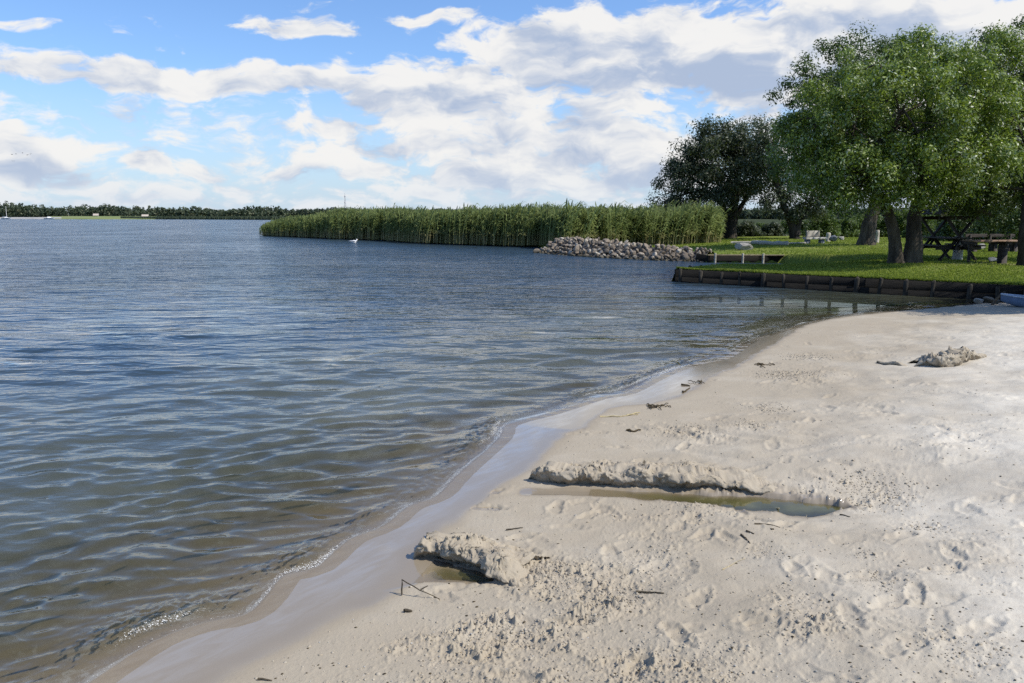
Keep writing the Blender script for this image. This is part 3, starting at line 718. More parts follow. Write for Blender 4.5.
# spread toward the back where the lawn opens to the left
n2 = 60000; x2 = rng.uniform(4, 40, n2); y2 = rng.uniform(30, 62, n2)
nw = 14000; uw = rng.uniform(0, 16, nw); vw = -0.03 + 0.13*rng.random(nw)
gx = np.concatenate([gx, x2, WALL_A[0]+uw*WU[0]+vw*WV[0]]); gy = np.concatenate([gy, y2, WALL_A[1]+uw*WU[1]+vw*WV[1]])
ln = np.concatenate([rng.uniform(.022, .05, n), rng.uniform(.04, .08, n2), rng.uniform(.03, .085, nw)])
gz = lawn_h(gx, gy); m = (poly_sd(gx, gy, LAND) > -0.04) & ((fbm(gx*.42, gy*.26, 4, 133) < .42) | (rng.random(len(gx)) < .3))
patch = fbm(gx*.6, gy*.6, 3, 130); ln = ln*(1 + 0.5*np.clip(patch, -.8, 1.2))
P = np.stack([gx, gy, gz], 1)[m]
blades('grass', P, ln[m], 0.012 + 0.0007*P[:, 1], M['grassblade'], 0.8)

# ------------------------------------------------------------------ retaining walls
def wall_seg(root, A, B, top, bot, npost, off, seed, postmat, nplank=3, pz=0.03, pr=0.055):
    rr = random.Random(seed); A = Vector((*A, 0)); B = Vector((*B, 0)); d = (B-A).normalized(); nrm = Vector((d.y, -d.x, 0))
    mb = MB(); hgt = (top-bot)/nplank; L = (B-A).length
    for i in range(nplank):
        s = 0.0
        while s < L-0.05:
            e = min(L, s + rr.uniform(2.6, 3.4)); zc = top-hgt*(i+.5) + rr.gauss(0, .006); o_ = rr.gauss(0, .006)
            mb.bar(tuple(A+d*(s+.004)+nrm*(.03+o_)+Vector((0, 0, zc))), tuple(A+d*(e-.004)+nrm*(.03+o_+rr.gauss(0, .004))+Vector((0, 0, zc+rr.gauss(0, .008)))), .05, hgt*.985)
            s = e
    mb.bar(tuple(A+nrm*-.01+Vector((0, 0, (top+bot)/2-.02))), tuple(B+nrm*-.01+Vector((0, 0, (top+bot)/2-.02))), .03, top-bot-.06, bev=.05)
    mb.build('board_panel', M['timber'], root)
    for i in range(npost):
        s = (i+.35)/npost*L + rr.gauss(0, .05); r = pr*rr.uniform(.8, 1.2)
        p = A + d*s + nrm*(.055+off+r); tz = top + rr.uniform(-.03, pz)
        m2 = MB(); m2.tube([tuple(p+Vector((0, 0, bot-.25))), tuple(p+Vector((rr.gauss(0, .01), 0, (bot+top)/2))), tuple(p+Vector((rr.gauss(0, .02), rr.gauss(0, .01), tz-.01))), tuple(p+Vector((0, 0, tz)))], [r, r, r, r*.8], 9)
        m2.build('post', postmat, root, True)
w1 = empty('retaining_wall', (0, 0, 0)); tag(w1, 'long dark timber retaining wall with round posts along the lawn edge above the water', 'retaining wall')
wall_seg(w1, WALL_A, WALL_A + WU*17, 0.385, -0.3, 26, 0, 4, M['post'], 3)
wall_seg(w1, np.array([7.1, 27.6]), WALL_A, 0.385, -0.3, 4, 0, 5, M['post'], 3)
w2 = empty('retaining_wall', (0, 0, 0)); tag(w2, 'short low timber wall with three pale posts beside the rubble stones', 'retaining wall')
W2A, W2B = np.array([8.75, 35.8]), np.array([11.9, 35.2])
wall_seg(w2, W2A, W2B, 0.36, -0.3, 0, 0, 6, M['palewood'], 2)
for px in (711, 738, 758):
    t = (px-CX)/F; p = None
    a, b = W2A, W2B; f = CP
    # post stands where the line of sight meets the wall
    y = (a[1]-a[0]*(b[1]-a[1])/(b[0]-a[0]))/(1-(t/CP)*(b[1]-a[1])/(b[0]-a[0])); x = t*y/CP*1.0
    m2 = MB(); m2.tube([(x, y-.17, -.5), (x, y-.17, .2), (x, y-.17, .40), (x, y-.17, .42)], [.05, .05, .048, .04], 9); m2.build('post', M['palewood'], w2, True)
mb = MB(); mb.bar((8.72, 35.75, .33), (11.9, 35.1, .35), .16, .05); mb.build('coping', M['midwood'], w2)
mb = MB(); mb.bar((8.35, 36.4, .22), (8.8, 35.75, .14), .06, .32); mb.build('side_board', M['timber'], w2)

# ------------------------------------------------------------------ rubble stones
def rock_mesh(name, seed, sub=2, rough=0.35, mat=None, facet=True):
    import bmesh
    bm = bmesh.new(); bmesh.ops.create_icosphere(bm, subdivisions=sub, radius=1)
    rr = random.Random(seed); off = Vector((rr.uniform(0, 50), rr.uniform(0, 50), rr.uniform(0, 50)))
    cuts = [(Vector((rr.gauss(0, 1), rr.gauss(0, 1), rr.gauss(0, 1))).normalized(), rr.uniform(.38, .8)) for _ in range(11)]
    for v in bm.verts:
        for n_, dd in cuts:
            k = v.co.dot(n_)
            if k > dd: v.co -= n_*(k-dd)*0.9
        v.co *= 1 + rough*0.5*mnoise.noise(v.co*1.3+off) + rough*0.2*mnoise.noise(v.co*3.4+off)
    me = bpy.data.meshes.new(name); bm.to_mesh(me); bm.free(); me.materials.append(mat or M['stone']); return me
ROCKS = [rock_mesh('rubble_stone', s) for s in range(10)]
Lr = np.array(RK); sr = np.concatenate([[0], np.cumsum(np.linalg.norm(np.diff(Lr, axis=0), axis=1))])
def bank_pt(s, t):
    p = np.array([np.interp(s, sr, Lr[:, 0]), np.interp(s, sr, Lr[:, 1])]); p2 = np.array([np.interp(s+.3, sr, Lr[:, 0]), np.interp(s+.3, sr, Lr[:, 1])])
    d = p2-p
    if np.linalg.norm(d) < 1e-6: d = Lr[-1]-Lr[-2]
    d /= np.linalg.norm(d); nn = np.array([d[1], -d[0]])
    return p + nn*t
def bank_z(s, t):
    f = s/sr[-1]; top = 0.50 + 0.30*min(1, max(0, (f-.1)/.5)) 
    top *= 1 - max(0, (f-.92)/.08)*.5
    return top*min(1, t/1.15)
core = []
for i in range(40):
    for j in range(8):
        s, t = sr[-1]*i/39, -0.3 + 2.6*j/7
        p = bank_pt(s, t); core.append((p[0], p[1], bank_z(s, max(t, 0)) - .12 - (.6 if t < 0 else 0) - (0.15 if j == 7 else 0) + random.gauss(0, .02)))
o = mesh_np('rubble_bank', np.array(core), grid_quads(40, 8), M['core'], None, True); tag(o, kind='structure')
cnt = 0
for row in range(7):
    t0 = -0.02 + row*0.25
    s = random.uniform(0, .2)
    while s < sr[-1] and cnt < 296:
        sz = random.choice((random.uniform(.08, .13), random.uniform(.11, .18), random.uniform(.13, .22)))
        t = t0 + random.gauss(0, .05); p = bank_pt(s, t)
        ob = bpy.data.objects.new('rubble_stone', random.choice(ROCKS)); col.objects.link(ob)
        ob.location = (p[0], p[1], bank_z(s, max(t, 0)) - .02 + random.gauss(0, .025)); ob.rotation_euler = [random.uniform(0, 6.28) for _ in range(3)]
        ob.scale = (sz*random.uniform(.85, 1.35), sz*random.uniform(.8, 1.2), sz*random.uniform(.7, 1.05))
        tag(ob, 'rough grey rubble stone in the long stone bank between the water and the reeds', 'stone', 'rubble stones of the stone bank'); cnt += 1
        s += sz*random.uniform(1.9, 2.5)*1.02
def boulder(label, px, py, w, d, h, mat, seed, name='boulder', ground='lawn', cat='boulder', sink=.15, rz=0, group=None):
    b = on_lawn(px, py) if ground == 'lawn' else hit(px, py)
    me = rock_mesh(name, seed, 3, .3, mat); o = bpy.data.objects.new(name, me); col.objects.link(o)
    o.scale = (w/2, d/2, h/2); o.rotation_euler = (0, 0, rz); o.location = (b[0], b[1], b[2] + h/2 - h*sink)
    return tag(o, label, cat, group)
boulder('large pale flat topped boulder on the grass behind the short low wall', 743, 250, 1.15, .8, .5, M['boulder'], 31, sink=.2)
boulder('pale round stone at the foot of the timber wall beside the canoe bow', 979, 303.5, .24, .22, .2, M['boulder'], 32, 'stone', 'beach', 'stone')
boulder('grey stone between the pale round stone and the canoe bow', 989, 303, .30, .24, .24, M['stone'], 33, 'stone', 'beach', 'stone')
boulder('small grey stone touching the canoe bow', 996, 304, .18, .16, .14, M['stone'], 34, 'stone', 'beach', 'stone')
boulder('dark stone with a blue grey face under the plank table', 993, 262.5, .42, .3, .24, M['bluegrey'], 35, 'stone', 'lawn', 'stone')
boulder('pale stone with rounded top on the lawn left of the leaning tree trunk', 841, 240.5, .5, .4, .42, M['boulder'], 36, 'stone', 'lawn', 'stone')
boulder('dark stone lying against the pale rounded one on the lawn', 833.5, 242, .55, .4, .5, M['bluegrey'], 37, 'stone', 'lawn', 'stone')
for i, (px, w) in enumerate(((981, .5), (993, .45), (1008, .55))):
    boulder(('leftmost', 'middle', 'rightmost')[i] + ' of three pale stones in the shade behind the plank table', px, 249.5, w, .4, .3, M['boulder'], 40+i, 'stone', 'lawn', 'stone', .1, 0, 'pale stones behind the plank table')

# ------------------------------------------------------------------ things on the lawn
def log(label, x0, y0, x1, y1, r, mat, name='log'):
    a, b = on_lawn(x0, y0), on_lawn(x1, y1); a[2] += r*.8; b[2] += r*.8
    mb = MB(); n = 8
    mb.tube([tuple((a + (b-a)*i/n + np.array([0, 0, random.gauss(0, r*.08)])) - a) for i in range(n+1)], [r*random.uniform(.85, 1.1) for _ in range(n+1)], 10)
    o = mb.build(name, mat, None, True); o.location = a; return tag(o, label, 'log')
log('long pale bleached log lying on the grass behind the boulder', 752, 244.5, 787, 245.5, .13, M['palewood'])
log('thin faded log on the grass left of the long pale log', 731, 244, 752, 244, .09, M['palewood'])
log('thin pale pole on the grass right of the long pale log', 788, 244.2, 806, 244, .06, M['palewood'])
# stone bench
b = on_lawn(813, 243.5); t = empty('stone_bench', tuple(b), .1); tag(t, 'low grey stone bench with a back slab on the far lawn', 'bench')
mb = MB(); mb.bar((-.55, 0, .30), (.75, 0, .30), .45, .12, bev=.15); mb.build('seat', M['concrete'], t)
mb = MB(); mb.bar((-.35, .2, .55), (.45, .2, .55), .12, .36, bev=.15); mb.build('backrest', M['boulder'], t)
for x in (-.35, .5): mb = MB(); mb.bar((x, 0, -.05), (x, 0, .235), .22, .36, (0, 1, 0)); mb.build('leg', M['bluegrey'], t)
b = on_lawn(828, 241.5); mb = MB(); mb.tube([(0, 0, -.1), (0, 0, .4), (0, 0, .52), (0, 0, .55)], [.15, .14, .13, .07], 10); o = mb.build('marker_post', M['palewood'], None, True); o.location = b
tag(o, 'stubby pale post on the far lawn between the stone bench and the dark stone', 'post')
b = on_lawn(877, 243.0); mb = MB(); mb.tube([(0, 0, -.1), (0, 0, .5), (0, 0, .72), (0, 0, .74)], [.10, .10, .10, .06], 10); o = mb.build('marker_post', M['palewood'], None, True); o.location = b
tag(o, 'thin pale post on the lawn just right of the leaning trunk', 'post')
# roofed picnic table, seen end on
b = on_lawn(944, 259.5); t = empty('roofed_picnic_table', tuple(b), .06); tag(t, 'dark wooden picnic table with crossed legs and a small pitched roof over it', 'picnic table')
for s in (-.75, .75):
    for m_ in (1, -1):
        mb = MB(); mb.bar((-.62*m_, s+.03*m_, 0.0), (.52*m_, s+.03*m_, 1.45), .055, .13, (0, 1, 0)); mb.build('leg', M['darkwood'], t)
    mb = MB(); mb.bar((-.78, s, .42), (.78, s, .42), .05, .12, (0, 0, 1)); mb.build('crossbar', M['darkwood'], t)
    mb = MB(); mb.bar((-.7, s+.09, 1.42), (.7, s+.09, 1.42), .05, .12, (0, 0, 1)); mb.build('tie_beam', M['darkwood'], t)
    mb = MB(); mb.bar((-.2, s-.08, .40), (0.0, s-.08, .70), .05, .1, (0, 1, 0)); mb.bar((.2, s-.08, .40), (0.0, s-.085, .70), .05, .1, (0, 1, 0)); mb.build('brace', M['darkwood'], t)
mb = MB()
for x in (-.3, -.15, 0, .15, .3): mb.bar((x, -.95, .745), (x, .95, .745), .14, .045)
mb.build('tabletop', M['darkwood'], t)
for s in (-1, 1):
    mb = MB()
    for x in (.62, .77): mb.bar((x*s, -.95, .505), (x*s, .95, .505), .14, .045)
    mb.build('seat', M['darkwood'], t)
    mb = MB(); n_ = 5
    for i in range(n_):
        f0, f1 = i/n_, (i+.97)/n_
        x0, z0, x1, z1 = .02+.86*f0, 1.87-.34*f0, .02+.86*f1, 1.87-.34*f1
        mb.bar((s*(x0+x1)/2, -1.05, (z0+z1)/2+.004*i), (s*(x0+x1)/2, 1.05, (z0+z1)/2+.004*i), math.hypot(x1-x0, z1-z0), .03, (s*.34, 0, .86))
    mb.build('roof', M['darkwood'], t)  # dark wood colour here stands for the crown's shade on the roof
    mb = MB(); mb.bar((s*.03, -1.085, 1.84), (s*.9, -1.085, 1.5), .03, .11, (0, 0, 1)); mb.build('bargeboard', M['palewood'] if s < 0 else M['darkwood'], t)
# pale stump post
b = on_lawn(957, 259.8); t = empty('stump_post', tuple(b)); t.scale = (1.1, 1.1, 1.15); tag(t, 'pale grey upright stump with a dark band beside the roofed picnic table', 'stump')
mb = MB(); mb.tube([(0, 0, -.05), (0, 0, .02), (.01, 0, .36), (.0, 0, .37)], [.15, .15, .135, .12], 12); mb.build('base', M['concrete'], t, True)
mb = MB(); mb.tube([(0, 0, .372), (0, 0, .45)], [.09, .09], 10); mb.build('band', M['darkwood'], t, True)
mb = MB(); mb.tube([(0, 0, .452), (0, 0, .46), (0.005, 0, .70), (0, 0, .72)], [.10, .12, .11, .08], 12); mb.build('cap', M['concrete'], t, True)
# plank table
b = on_lawn(990, 263.5); t = empty('plank_table', tuple(b), -.03); tag(t, 'long plank table with a reddish top on thick dark pedestals under the trees', 'table')
mb = MB()
for k in range(4): mb.bar((-.76, -.27+.18*k, .72), (.78, -.27+.18*k, .72), .17, .05)
mb.build('tabletop', M['pinewood'], t)
for x, tw_ in ((.36, .20), (-.68, .07)):
    mb = MB(); mb.bar((x, 0, -.05), (x, 0, .60), tw_, tw_*1.3, (0, 1, 0)); mb.build('leg', M['darkwood'], t)
    mb = MB(); mb.bar((x, -.3, .647), (x, .3, .647), tw_*1.1, .09, (0, 0, 1)); mb.build('crossbar', M['darkwood'], t)
# dark bench behind
b = on_lawn(992, 252); t = empty('park_bench', tuple(b), 0); tag(t, 'low dark plank bench in the shade behind the plank table', 'bench')
mb = MB()
for k in range(3): mb.bar((-1.0, -.16+.16*k, .44), (1.1, -.16+.16*k, .44), .15, .05)
mb.build('seat', M['darkwood'], t)
mb = MB(); mb.bar((-1.0, .32, .68), (1.1, .32, .68), .04, .14); mb.build('backrest', M['darkwood'], t)
for x in (-.8, .05, .9): mb = MB(); mb.bar((x, 0, -.05), (x, 0, .41), .16, .34, (0, 1, 0)); mb.bar((x, .29, 0), (x, .29, .72), .08, .06, (0, 1, 0)); mb.build('leg', M['darkwood'], t)
# dark post near the slip
b = on_lawn(1019, 262); mb = MB()

# canoe pulled up on the sand, mostly out of frame
def canoe():
    b = hit(1000, 306); root = empty('canoe', (b[0], b[1], b[2]-.015), R(-42)); tag(root, 'blue grey canoe pulled up on the sand against the timber wall', 'boat')
    L, W, D = 3.9, .76, .23; n, m = 28, 15; V = []
    for i in range(n):
        f = i/(n-1); x = f*L; s = max(0.02, math.sin(math.pi*f)**.62); w = W/2*s
        sheer = D + .05*(2*f-1)**4 ; keel = .13*max(0, 1-f/.16)**2 + .12*max(0, 1-(1-f)/.10)**2
        for j in range(m):
            a = math.pi*j/(m-1); cx_ = -math.cos(a); y = w*math.copysign(abs(cx_)**.8, cx_); z = keel + (sheer-keel)*(1-math.sin(a)**.7)
            V.append((x, y, z))
    V = np.array(V); inner = V.copy(); inner[:, 1] *= .95; inner[:, 2] += .012
    q = grid_quads(n, m); q2 = q[:, ::-1] + len(V)
    mesh_np('hull', np.concatenate([V, inner]), [q, q2], M['hull'], root, True)
    for s in (0, m-1):
        mb = MB(); mb.tube([tuple(V[i*m+s] + np.array([0, 0, .005])) for i in range(n)], [.02]*n, 7); mb.build('gunwale', M['hullrim'], root, True)
    for x in (1.1, 2.8):
        mb = MB(); w = W/2*math.sin(math.pi*x/L)**.62*.93; mb.bar((x, -w, .19), (x, w, .19), .2, .025); mb.build('seat', M['palewood'], root)
canoe()
a = hit(992, 305); mb = MB(); mb.tube([(0, 0, 0), (.1, .03, .12), (.24, .05, .26), (.3, .05, .30)], [.03, .028, .022, .015], 7); o = mb.build('stick', M['stick'], None, True); o.location = a
tag(o, 'dark leaning stick propped between the stones and the canoe bow', 'stick')

# ------------------------------------------------------------------ trees
def tube_smooth(pts, k=5):
    P = np.array(pts, float); n = len(P); out = []
    for i in range(n-1):
        p0, p1, p2, p3 = P[max(i-1, 0)], P[i], P[i+1], P[min(i+2, n-1)]
        for j in range(k):
            t = j/k; out.append(.5*((2*p1)+(-p0+p2)*t+(2*p0-5*p1+4*p2-p3)*t*t+(-p0+3*p1-3*p2+p3)*t**3))
    out.append(P[-1]); return out
def leaf_cloud(centers, radii_, per, size, asp, droop=0.3, flat=.75):
    n = len(centers)*per
    c = np.repeat(centers, per, 0); r = np.repeat(radii_, per)
    d = rng.standard_normal((n, 3)); d /= np.linalg.norm(d, axis=1)[:, None]
    rad = r*rng.random(n)**.45
    p = c + d*rad[:, None]*np.array([1, 1, flat])
    p[:, 2] -= droop*r*rng.random(n)**2
    # leaf frame: mostly facing outward / up with scatter
    nrm = d*1.2 + np.array([0, 0, .35]) + .5*rng.standard_normal((n, 3)); nrm /= np.linalg.norm(nrm, axis=1)[:, None]
    ax = rng.standard_normal((n, 3)) + np.array([0, 0, -.5]); ax -= nrm*(ax*nrm).sum(1)[:, None]; ax /= np.linalg.norm(ax, axis=1)[:, None]
    bx = np.cross(nrm, ax); s = size*rng.uniform(.6, 1.35, n); a = ax*(s*.5)[:, None]; b_ = bx*(s*.5*asp)[:, None]
    V = np.stack([p-a, p+b_, p+a, p-b_], 1).reshape(-1, 3); k = np.arange(n)*4
    clump = np.repeat(rng.uniform(-.22, .22, len(centers)), per)
    return V, np.stack([k, k+1, k+2, k+3], 1), np.clip(rng.random(n)*.999 + (2.2 if size > 1 else 1)*clump*(rng.random(n) < .9), 0, 1)
def lobes_px(L, Y):
    """(px, py, depth offset m, rx px, ry px) at distance Y -> world ellipsoids"""
    out = []
    for (px, py, dz, rx, ry) in L:
        yy = Y + dz; c = AT(px, py, yy); s = yy/F
        out.append((c, np.array([rx*s, (rx*s*.5 + ry*s*.5), ry*s])))
    return out
def tree(label, base, trunks, lobes, nclump, per, size, leaf, bark, asp=.42, crad=(.3, .62), name='willow_tree', droop=.4, group=None, limb_r=.09, twigs=60):
    base = np.array(base, float); root = empty(name, tuple(base)); tag(root, label, 'tree', group)
    mb = MB(); tips = []
    for (pts, r0, r1) in trunks:
        P = tube_smooth([np.array(p) - base for p in pts], 6); n = len(P)
        rad = [r1 + (r0-r1)*(1-i/(n-1))**.8 + r0*.45*max(0, 1-i/(n*.22))**2 for i in range(n)]
        rad = [r*random.uniform(.93, 1.08) for r in rad]
        mb.tube([tuple(p) for p in P], rad, 14); tips.append((P[-1], r1))
        if len(P) > 8: tips.append((P[int(n*.75)], r1))
    vol = np.array([l[1].prod() for l in lobes])**.62; cen, rr = [], []
    for (c, e), w in zip(lobes, vol/vol.sum()):
        m = max(3, int(nclump*w)); d = rng.standard_normal((m, 3)); d /= np.linalg.norm(d, axis=1)[:, None]
        k = rng.random(m)**.17
        pts = c + d*k[:, None]*e; cen.append(pts); rr.append(rng.uniform(crad[0], crad[1], m))
        # limb into the lobe
        tgt = c - base; t, r1 = min(tips, key=lambda q: np.linalg.norm(q[0]-tgt))
        mid = (t+tgt)/2 + np.array([random.gauss(0, .2), random.gauss(0, .2), .15])
        L = tube_smooth([t, mid, tgt], 5); n = len(L); rl = min(limb_r*1.0, r1*.9)
        mb.tube([tuple(p) for p in L], [rl*(1-.75*i/(n-1)) for i in range(n)], 8)
        for i in random.sample(range(m), min(m, max(2, int(twigs*w)))):
            q = pts[i]-base; s0 = L[random.randrange(n//3, n)]
            mid = (s0+q)/2 + np.array([random.gauss(0, .1), random.gauss(0, .1), random.gauss(0.05, .1)])
            mb.tube([tuple(s0), tuple(mid), tuple(q)], [.03*limb_r/.09, .02*limb_r/.09, .007], 5, False)
    mb.build('trunk', bark, root, True)
    cen = np.concatenate(cen); rr = np.concatenate(rr)
    V, Q, r = leaf_cloud(cen, rr, per, size, asp, droop)
    mesh_np('crown', V - base, Q, leaf, root, False, None, {'rnd': r})
    return root

# big willow in front, two trunks from one foot
YB = 25.6; b0 = on_lawn(899, 263); bb = np.array([b0[0], b0[1], b0[2]-.08]); YB = b0[1]
pA = [bb+np.array([-.1, 0, 0]), AT(895, 245, YB), AT(892, 225, YB-.1), AT(884, 205, YB-.2), AT(868, 175, YB-.2)]
pB = [bb+np.array([.45, .12, 0]), AT(914, 245, YB+.1), AT(914, 222, YB+.2), AT(918, 200, YB+.3), AT(925, 165, YB+.4)]
main_l = lobes_px([(905, 105, -1.2, 62, 52), (855, 120, -.6, 45, 44), (815, 118, 0.2, 38, 36), (955, 95, -.8, 52, 52), (825, 165, -.4, 32, 34), (870, 172, -1.6, 44, 30), (925, 165, -1.8, 50, 34),
                   (972, 150, -1.2, 42, 44), (880, 62, .3, 40, 26), (930, 55, .2, 42, 28), (795, 140, .8, 24, 26), (905, 120, 2.2, 90, 62), (845, 150, 2.0, 50, 45), (990, 95, .4, 40, 45), (985, 55, .6, 35, 26), (848, 195, -.8, 26, 16), (905, 192, -1.0, 34, 13), (965, 180, -.4, 32, 18)], YB)
tree('large bright green willow with two trunks from one foot at the lawn front', bb, [(pA, .21, .13), (pB, .29, .15)], [(c, e*np.array([.94, .94, .92])) for c, e in main_l], 430, 360, .105, M['willow'], M['bark'], .42, (.28, .62), droop=.8, limb_r=.11, twigs=120)
# taller tree behind with leaning trunk
b1 = on_lawn(866, 245); YL = b1[1]
back_l = lobes_px([(800, 98, 0, 26, 22), (812, 75, 0, 24, 20), (840, 58, .5, 26, 22), (870, 60, .5, 34, 26), (850, 95, -1.5, 46, 36), (905, 60, 0, 34, 26), (825, 120, -.5, 36, 30), (880, 110, 0, 60, 50), (930, 70, .5, 40, 30), (838, 160, 0, 36, 40), (885, 165, .5, 50, 36), (795, 155, 0, 20, 36), (845, 196, 0, 26, 12)], YL)
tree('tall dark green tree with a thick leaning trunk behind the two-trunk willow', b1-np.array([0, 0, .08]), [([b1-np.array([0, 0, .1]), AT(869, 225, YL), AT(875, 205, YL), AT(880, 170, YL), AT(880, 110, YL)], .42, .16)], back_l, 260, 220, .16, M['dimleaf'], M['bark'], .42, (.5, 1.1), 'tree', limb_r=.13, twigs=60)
# right edge tree
b2 = on_lawn(1025, 266); YR = b2[1]
right_l = lobes_px([(985, 135, .8, 34, 36), (978, 172, 1.2, 34, 26), (995, 90, .8, 34, 32), (1000, 200, -1.4, 40, 14), (965, 196, -1.0, 26, 11), (940, 190, -1.5, 26, 10), (1020, 185, -2, 34, 20), (1010, 60, .6, 40, 34), (1040, 80, 0, 46, 50), (1025, 130, .2, 40, 48), (1015, 180, -.2, 34, 32), (985, 195, .6, 32, 22), (1060, 150, 0, 60, 60), (1010, 215, .4, 26, 14), (1080, 90, 1, 50, 50), (965, 200, 2.0, 30, 18), (1060, 215, .3, 40, 20)], YR+3.0)
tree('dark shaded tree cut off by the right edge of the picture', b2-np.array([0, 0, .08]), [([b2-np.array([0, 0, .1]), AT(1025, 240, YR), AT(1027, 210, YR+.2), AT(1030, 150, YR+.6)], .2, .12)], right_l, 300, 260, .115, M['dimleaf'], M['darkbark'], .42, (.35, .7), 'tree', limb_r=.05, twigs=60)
# tree outside the frame that shades the upper beach
b3 = np.array([14.7, 16.3, .45])
off_l = [(b3+np.array(c), np.array(e)) for c, e in (((0, 0, 4.6), (1.8, 1.4, 1.5)), ((-1.2, -.6, 3.9), (1.3, 1.2, .9)), ((1.2, .8, 4.2), (1.6, 1.5, 1.2)), ((.3, -.5, 5.2), (1.3, .9, 1.0)), ((0, 0, 6), (1.3, 1.3, .9)))]
tree('shade tree on the lawn right of the canoe', b3, [([b3-np.array([0, 0, .1]), b3+np.array([.05, 0, 1.5]), b3+np.array([-.05, .1, 3]), b3+np.array([0, 0, 4.6])], .24, .1)], off_l, 150, 110, .15, M['dimleaf'], M['bark'], .42, (.35, .7), 'tree')
# two grey willows at the back left
b4 = on_lawn(729, 239.5); Y4 = b4[1] + 3; b4 = np.array([b4[0]*Y4/b4[1], Y4, .35])
l4 = lobes_px([(722, 140, 0, 30, 20), (704, 135, 0, 16, 17), (745, 137, 0, 24, 20), (690, 158, 0, 20, 15), (715, 165, -.8, 36, 26), (745, 165, -.4, 32, 28), (672, 172, 0, 14, 10), (692, 180, -.4, 26, 16), (668, 192, 0, 18, 13), (700, 200, -.6, 30, 15), (664, 202, 0, 13, 7), (735, 195, -.4, 26, 14), (762, 180, 0, 20, 22), (720, 170, 2, 45, 32)], Y4)
tree('dark grey green willow standing alone at the reed bed end, sky on its left', b4, [([b4-np.array([0, 0, .1]), AT(731, 220, Y4), AT(734, 203, Y4), AT(738, 170, Y4)], .5, .22), ([b4+np.array([.3, 0, 1.2]), AT(742, 205, Y4), AT(752, 190, Y4)], .22, .12), ([b4+np.array([-.1, 0, 1.4]), AT(722, 205, Y4), AT(706, 190, Y4)], .24, .12)], l4, 260, 190, .21, M['greyleaf'], M['darkbark'], .40, (.55, 1.2), limb_r=.16, twigs=80)
b5 = on_lawn(795, 239); Y5 = b5[1]; b5 = np.array([b5[0], Y5, .35])
l5 = lobes_px([(765, 128, 0, 15, 13), (778, 140, 0, 14, 14), (770, 158, 0, 14, 14), (790, 165, .4, 20, 18), (775, 190, 0, 20, 14), (800, 195, 0, 22, 16), (815, 180, 0, 18, 22), (757, 148, .4, 10, 14), (795, 212, 0, 22, 7), (770, 207, 0, 16, 6), (820, 205, 0, 16, 9)], Y5)
tree('smaller sparse dark willow with forked trunk between the grey willow and the bright one', b5, [([b5-np.array([0, 0, .1]), AT(793, 228, Y5), AT(788, 215, Y5), AT(780, 195, Y5), AT(770, 160, Y5)], .34, .12), ([b5+np.array([.05, 0, .4]), AT(799, 222, Y5), AT(808, 210, Y5), AT(815, 190, Y5)], .26, .1)], l5, 150, 120, .19, M['greyleaf'], M['darkbark'], .4, (.4, .9), limb_r=.12, twigs=70)

# ------------------------------------------------------------------ shrubs along the back of the lawn
def shrub(label, px, py0, w, top, Y, leaf, seed, per=110, size=.15):
    s = Y/F; c = AT(px, py0, Y); zb = 0.3; zt = AT(px, top, Y)[2]; hh = (zt-zb)
    root = empty('shrub', (c[0], Y, zb)); tag(root, label, 'shrub', 'shrubs along the back of the lawn')
    m = int(60 + w*2.6); pts = np.stack([rng.normal(0, .42, m)*w*s, rng.normal(0, .35, m)*w*s*.6, hh*(.12+.75*rng.random(m))], 1)
    k = 1-np.abs(pts[:, 0]/(w*s*1.05))**2; pts[:, 2] *= np.clip(k, .25, 1)
    mb = MB()
    for p in pts[:18]:
        mb.tube([(p[0]*.15, p[1]*.15, -.1), (p[0]*.5, p[1]*.5, p[2]*.55), tuple(p)], [.05, .03, .01], 5, False)
    mb.build('stem', M['darkbark'], root, True)
    V, Q, r = leaf_cloud(pts, rng.uniform(.35, .7, m)*hh*.32, per, size, .4, .2, .9)
    V[:, 2] = np.maximum(V[:, 2], .02)
    mesh_np('foliage', V, Q, leaf, root, False, None, {'rnd': r})
